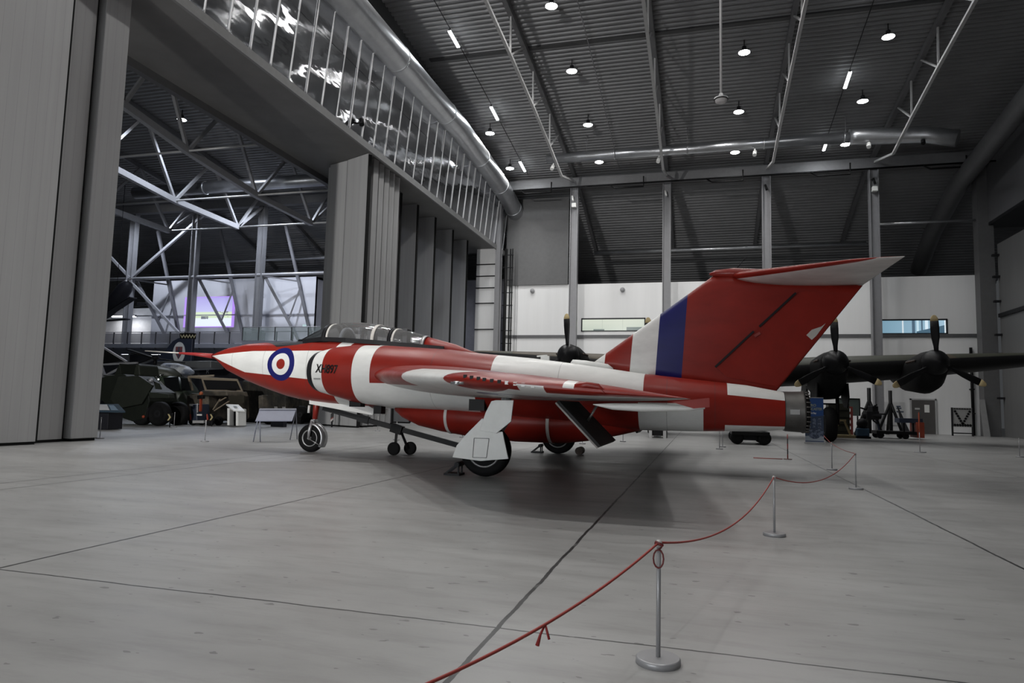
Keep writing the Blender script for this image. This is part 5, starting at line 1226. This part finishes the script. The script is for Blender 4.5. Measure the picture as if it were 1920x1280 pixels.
# tan field vehicle
TY = 28.8
t = thing('field_car', 'tan camouflaged open military car with dark windscreen under the jet nose', 'vehicle', (P(415,800,TY).x, TY+1.5, 0))
plate(t, 'body', [(350,742),(378,737),(466,738),(468,785),(440,790),(350,788)], TY+.2, 3.2, camo, .05)
plate(t, 'bonnet', [(378,732),(462,733),(466,742),(376,742)], TY+.05, 1.6, camo, .04)
plate(t, 'windscreen_frame', [(376,706),(446,710),(457,734),(384,733)], TY+1.6, .10, tan, .02)
plate(t, 'windscreen', [(381,712),(444,714),(452,731),(388,730)], TY+1.55, .06, M('field_glass', (.015,.015,.016), .15))
plate(t, 'wiper_bar', [(424,727),(444,728),(443,732),(426,731)], TY+1.5, .05, black)
m = MB(); m.beam(P(354,706,TY+2), P(376,708,TY+1.6), .1,.1); m.beam(P(354,706,TY+2), P(361,732,TY+2), .1,.1); m.beam(P(354,706,TY+2), P(402,704,TY+2.4), .1,.1); m.build('roll_frame', tan, t)
plate(t, 'grille', [(428,742),(460,742),(460,755),(430,756)], TY-.02, .1, M('grille_dark', (.03,.027,.02), .6)); plate(t, 'front_bin', [(484,742),(508,740),(512,765),(486,766)], TY+.2, .8, camo, .03)
for px in (372, 446): c_ = P(px, 780, TY+.3); wheel(t, Vector((c_.x,TY+.4,.42)), .42, .3); wheel(t, Vector((c_.x,TY+2.9,.42)), .42, .3)
for a_, b_ in (((400,768),(413,748)),((410,753),(424,745)),((402,770),(430,752))): MB().beam(P(*a_,TY-.1), P(*b_,TY-.1), .08,.05).build('strapped_pole', tan, t)
# camouflaged truck body
t = thing('camouflaged_truck', 'large dark camouflage-covered truck body behind the jet nose wheel', 'vehicle', (P(520,795,33.5).x, 35, 0))
def net_mat():
    nb = NB('camouflage_net', .85); n_ = nb.noise(1.3, 5, (1,1,.6), .65); nb.col(nb.ramp(n_, [(.38,(.008,.008,.007)),(.5,(.022,.02,.015)),(.6,(.05,.043,.03)),(.72,(.10,.085,.06))])); nb.bump(n_, .8, .2); return nb.m
nm_ = net_mat()
plate(t, 'covered_body', [(452,712),(500,716),(600,735),(600,786),(455,786)], 33.5, 3.5, nm_, .15)
plate(t, 'dark_skirt', [(458,786),(598,786),(597,794),(460,793)], 33.8, 3, black); plate(t, 'side_hatch', [(487,747),(505,747),(505,768),(487,767)], 33.35, .2, black); plate(t, 'hatch_roof', [(484,744),(508,741),(512,746),(486,748)], 33.2, .5, tan)
for px in (480, 560): c_ = P(px,790,34); wheel(t, Vector((c_.x,34.2,.5)), .5, .35); wheel(t, Vector((c_.x,36.4,.5)), .5, .35)
q = P(563,745,33.3); MB().tube([q-Vector((.15,0,.03)), q+Vector((.15,0,.03))], .05, 8).build('pale_lamp', M('lamp_pale', (.6,.6,.6)), t)
# motor tractor
MY = 27.7
t = thing('motor_tractor', 'dark navy ride-on tug with orange mast and white bumper under the jet boom', 'tug', (P(376,798,MY).x, MY+.6, 0))
plate(t, 'body', [(357,758),(391,757),(393,789),(358,790)], MY, .9, navy, .05); plate(t, 'bumper', [(361,788),(386,788),(386,793),(361,793)], MY-.1, .15, M('bumper_white', (.4,.4,.4)))
plate(t, 'mast', [(376,742),(380,742),(377,771),(373,771)], MY-.08, .12, M('mast_orange', (.32,.05,.02))); plate(t, 'lamp_box', [(369,741),(385,740),(385,747),(370,748)], MY-.12, .2, black, .02); MB().lathe([(0,.09),(.1,.09),(.16,.04)], P(377,740,MY), 'Z', 12).build('beacon', M('beacon_orange', (.35,.09,.03)), t)
plate(t, 'number_plate', [(369,776),(379,776),(379,779),(369,779)], MY-.03, .04, white_paint); plate(t, 'white_gauge', [(369.5,756),(371,756),(371,773),(369.5,773)], MY-.03, .04, white_paint)
plate(t, 'side_box', [(355,757),(362,757),(362,761),(355,761)], MY-.05, .06, M('box_grey', (.4,.4,.4)))
for px in (355.5, 387): plate(t, 'corner_marker', [(px,776),(px+2,776),(px+4,787),(px+1,787)], MY-.03, .05, M('marker_red', (.4,.07,.05)))
for px in (358, 390): wheel(t, Vector((P(px,790,MY).x,MY+.15,.22)), .22, .18); wheel(t, Vector((P(px,790,MY).x,MY+.75,.22)), .22, .18)
for j, (px, l) in enumerate(((318,'small black and yellow chevron sign left of the navy tug'),(397,'small black and yellow chevron sign right of the navy tug'))):
    cy = (25.1,27.4)[j]; q = P(px,782,cy); t = thing('chevron_sign', l, 'sign', (q.x,cy,0), 'chevron signs beside the tug'); MB().bb((q.x-.14,cy,q.z-.17),(q.x+.14,cy+.04,q.z+.17)).build('plate', black, t)
    MB().prism([Vector((q.x+x,cy-.02,q.z+z)) for x, z in ((-.1,.14),(-.02,.14),(.08,0),(-.02,-.14),(-.1,-.14),(0,0))], (0,.02,0)).build('chevron', M('chevron_yellow', (.5,.42,.22)), t); MB().bb((q.x-.02,cy+.02,0),(q.x+.02,cy+.06,q.z)).build('stake', dark_metal, t)
q = P(345,782,28.2); t = thing('purple_can', 'small purple container stacked left of the navy tug', 'container', (q.x,28.2,0)); MB().lathe([(.0,.18),(.62,.2),(.66,.1),(.72,.1)], (q.x,28.2,0), 'Z', 16).build('can', M('purple_dark', (.05,.03,.09), .5), t); MB().lathe([(.72,.12),(.78,.12)], (q.x,28.2,0), 'Z', 16).build('lid', dark_metal, t)
# display furniture
q = G(205,806); DY = q.y
t = thing('information_lectern', 'dark slanted information panel beside the left door post', 'display', (q.x, DY, 0))
plate(t, 'cabinet', [(179,772),(231,773),(227,805),(176,806)], DY, .7, M('cabinet_black', (.016,.016,.02), .5), .02)
tp_ = [P(178,770,DY-.15), P(235,771,DY-.15), P(222,757,DY+.55), P(182,757,DY+.55)]
MB().prism(tp_, (0,0,-.05)).build('slanted_top', M('panel_teal', (.03,.05,.07), .35), t)
def onp(u, v): return tp_[0].lerp(tp_[1],u).lerp(tp_[3].lerp(tp_[2],u),v)+Vector((0,-.004,.006))
MB().quad(onp(.1,.1),onp(.5,.1),onp(.46,.9),onp(.06,.9)).build('printed_text_sheet', M('sheet_pale', (.42,.42,.42)), t); MB().quad(onp(.55,.1),onp(.8,.1),onp(.75,.8),onp(.52,.8)).build('printed_picture', M('sheet_blue', (.12,.18,.24)), t)
q = G(441,800); DY = q.y
t = thing('white_lectern', 'white box lectern with sloping top and dark centre slot', 'lectern', (q.x, DY, 0))
plate(t, 'side_box', [(426,765),(438,765),(437.5,797),(426,797)], DY, .6, white_paint, .01); plate(t, 'side_box', [(442,766),(455,767),(454.5,798),(442,798)], DY, .6, white_paint, .01); plate(t, 'slot_back', [(438,766),(442,766),(442,798),(438,798)], DY+.2, .3, black)
MB().prism([P(438,769,DY-.1), P(459,769.5,DY-.1), P(447,758,DY+.65), P(424,757.5,DY+.65)], (0,0,-.05)).build('sloping_top', white_paint, t); MB().quad(P(440,763.5,DY+.15), P(446,764,DY+.15), P(443,761,DY+.4), P(437,760.5,DY+.4)).build('small_label', M('label_dark', (.05,.07,.06)), t)
t = thing('display_table', 'blue-grey slanted display panel on thin tube legs left of the nose wheel', 'display', G(516,826))
LY, RY = 18.95, 19.6
tl = [P(487,768,LY), P(555,768,RY), P(548,788,RY-.35), P(479,788,LY-.35)]
MB().prism(tl, (0,-.02,-.03)).build('slanted_panel', M('panel_blue_grey', (.13,.14,.19), .45), t)
MB().beam(tl[0]+Vector((0,0,.02)), tl[1]+Vector((0,0,.02)), .06,.05).build('top_edge', M('panel_edge', (.25,.26,.3), .4), t)
for base, top, Y in ((G(475,828),tl[0],LY),(G(488,828.5),tl[0],LY),(G(544,824),tl[1],RY),(G(557,823),tl[1],RY)):
    MB().tube([base, top+Vector((0,0,.03))], .016, 8).build('leg', M('tube_blue_grey', (.2,.21,.26), .35, .4), t)
q = G(519,800); t = thing('book_stand', 'low dark stand with two open booklets behind the slanted display panel', 'stand', q); MB().bb((q.x-.35,q.y,0),(q.x+.35,q.y+.3,.28)).build('base', M('stand_navy', (.025,.027,.035)), t)
MB().bb((q.x-.03,q.y+.2,.28),(q.x+.03,q.y+.26,.72)).build('post', dark_metal, t); MB().bb((q.x-.42,q.y+.1,.70),(q.x+.42,q.y+.3,.74)).build('shelf', dark_metal, t)
for dx in (-.25,.2): MB().prism([(q.x+dx-.17,q.y+.3,.98),(q.x+dx+.0,q.y+.3,.98),(q.x+dx+.2,q.y+.1,.74),(q.x+dx+.03,q.y+.1,.74)], (0,.02,.0)).build('booklet', M('booklet_pale', (.4,.38,.36)), t)
q = P(622,778,31.35); t = thing('hazard_strip', 'red, white and black striped bar hung on the folded door front', 'bar', (q.x,31.35,P(622,791,31.35).z)); MB().box((P(622,778,31.2).x,31.25,q.z),(.12,.08,P(622,766,31.3).z-P(622,791,31.3).z)).build('bar', stripe_mat2, t); MB().bb((P(622,778,31.2).x-.03,31.22,0),(P(622,778,31.2).x+.03,31.28,q.z)).build('post', dark_metal, t)
# ================================================================== barriers
post_m = M('barrier_post_grey', (.30,.30,.31), .4, .3, .1)
def make_post(loc, label, h=.655, extra=None):
    x, y, z = loc; t = thing('barrier_post', label, 'barrier post', (x,y,0), 'low grey rope barrier posts')
    MB().lathe([(0,.122),(.028,.122),(.036,.114)], (x,y,0), 'Z', 40).build('base', post_m, t)
    MB().lathe([(.036,.0125),(h,.0125)], (x,y,0), 'Z', 14).build('pole', post_m, t)
    MB().lathe([(h-.03,.018),(h,.018),(h+.01,.008)], (x,y,0), 'Z', 14).build('cap', M('cap_pale', (.45,.43,.42), .4), t)
    return t
G1, G2, G3, G4 = G(1234,1243), G(1452,1004), G(1605,917), G(1560,881)
posts = [(G1,'nearest grey barrier post with a red cord loop tied below its top'),(G2,'second grey barrier post along the red rope'),(G3,'third grey barrier post at the turn of the red rope'),(G4,'grey barrier post just left of the rope turn, partly behind the rope'),
 (G(1355,838),'left post of the close pair under the tail of the jet'),(G(1349,842),'right post of the close pair under the tail of the jet'),(G(1912,857),'grey barrier post at the right edge of the picture'),
 (G(1235,818),'grey barrier post under the tail in front of the trolley with pale legs'),(G(1168,828),'grey barrier post beyond the hanging airbrake of the jet'),(G(1092,832),'grey barrier post right of the far main wheel'),
 (G(708,808),'grey barrier post behind the tow bar near the folded doors'),(G(743,825),'grey barrier post behind the tow bar wheels'),(G(867,820),'grey barrier post just beyond the near white gear plate'),
 (G(187,822),'grey barrier post beside the dark display panel at the left door post'),(G(384,828),'grey barrier post before the dark motor tractor'),(G(326,801),'grey barrier post in front of the armoured vehicle wheels')]
for g, l in posts: make_post(g, l)
rope_m = M('red_rope', (.33,.045,.035), .6, 0, .15, 20)
def rope(a, b, sag, label, r=.0065):
    pts = []
    for i in range(29):
        u = i/28; v = a.lerp(b, u); v.z -= sag*4*u*(1-u); pts.append(v)
    o = MB().tube(pts, r, 8).build('barrier_rope', rope_m, None); return tag(o, label, 'rope', 'red barrier ropes')
up = Vector((0,0,.65))
G0 = Vector((-1.45,.7,0)); make_post(G0, 'barrier post out of view at the lower left end of the front rope')
ro = rope(G1+up, G0+up, .19, 'red rope running from the nearest post out of the lower left')
rope(G1+up, G2+up, .20, 'red rope sagging between the nearest and the second post')
rope(G2+up, G3+up, .24, 'red rope sagging between the second and the third post')
rope(G3+up, G(1545,850)+up*.93, .10, 'short red rope leading back left from the rope-turn post')
# knot and loop on the nearest post
lp = [G1+Vector((.018,-.02,.63))]
for i in range(13):
    a = PI/2+2*PI*i/12; lp.append(G1+Vector((.028*math.cos(a), -.02, .565+.05*math.sin(a))))
o = MB().tube(lp, .005, 6).tube([G1+Vector((-.02,-.018,.655)), G1+Vector((.022,-.022,.64)), G1+Vector((.015,.02,.635)), G1+Vector((-.02,0,.64))], .009, 6).build('cord_loop', M('dark_red_cord', (.12,.015,.015), .6), None)
tag(o, 'dark red cord loop tied round the top of the nearest post', 'cord')
u = .33; v = (G1+up).lerp(G0+up, u); v.z -= .19*4*u*(1-u)
o = MB().tube([v+Vector((.0,-.01,-.0)), v+Vector((-.018,-.012,-.04)), v+Vector((-.03,-.012,-.085))], [.005,.006,.010], 6).tube([v, v+Vector((.012,-.012,-.03)), v+Vector((.02,-.012,-.055))], [.005,.006,.006], 6).build('rope_knot', M('knot_red', (.25,.02,.018), .6), None)
tag(o, 'small dark red knotted tail hanging from the long front rope', 'knot')
# striped post lying rope
g = G(1477,861); t = thing('hazard_post', 'thin red and black striped post standing under the jet nozzle', 'post', g)
def stripe_mat(name, c1, c2, per, slope=0.):
    nb = NB(name, .5); x, y, z = nb.pos(); s_ = nb.gt(nb.f('FRACT', nb.mul(nb.add(z, nb.mul(x, slope)), 1/per)), .5); nb.col(nb.mix(s_, c1, c2)); return nb.m
MB().lathe([(.02,.016),(.72,.016)], g, 'Z', 12).build('pole', stripe_mat('red_black_stripes', (.25,.03,.025), (.03,.03,.03), .3), t); MB().lathe([(0,.12),(.02,.12)], g, 'Z', 24).build('base', M('base_brown', (.12,.07,.06)), t)
o = MB().tube([g+Vector((-.15,-.1,.012)), g+Vector((-.6,-.15,.012)), g+Vector((-.95,-.1,.012))], .012, 6).build('floor_rope', rope_m, None); tag(o, 'short red rope lying on the floor beside the striped post', 'rope')
g = G(1725,848); t = thing('hazard_post', 'grey post with an orange upper end in front of the work trolley', 'post', g)
MB().lathe([(.02,.014),(.75,.014)], g, 'Z', 12).build('pole', post_m, t); MB().lathe([(.75,.025),(1.0,.03),(1.42,.025),(1.5,.0)], g, 'Z', 12).build('orange_end', M('orange_paint', (.35,.07,.03)), t); MB().lathe([(0,.2),(.03,.2)], g, 'Z', 24).build('base', post_m, t)

# ================================================================== camera, world, output
cd = bpy.data.cameras.new('camera'); cam = bpy.data.objects.new('camera', cd); C.objects.link(cam)
cd.sensor_width = 36; cd.lens = 36*F/1920; cd.clip_end = 300
right = Vector((_A.x,_B.x,_Z.x)); down = Vector((_A.y,_B.y,_Z.y)); fwd = Vector((_A.z,_B.z,_Z.z))
R = Matrix((right, -down, -fwd)).transposed().to_4x4(); R.translation = Vector((0,0,H)); cam.matrix_world = R
S.camera = cam
w = bpy.data.worlds.new('hall_ambient'); S.world = w; w.use_nodes = True
w.node_tree.nodes['Background'].inputs[0].default_value = (.9,.95,1,1); w.node_tree.nodes['Background'].inputs[1].default_value = .05
S.view_settings.view_transform = 'Standard'; S.view_settings.look = 'None'; S.view_settings.gamma = 1; S.view_settings.use_curve_mapping = False
S.view_settings.exposure = 0.0
S.cycles.max_bounces = 7; S.cycles.diffuse_bounces = 4; S.cycles.use_denoising = True; S.cycles.sample_clamp_indirect = 6
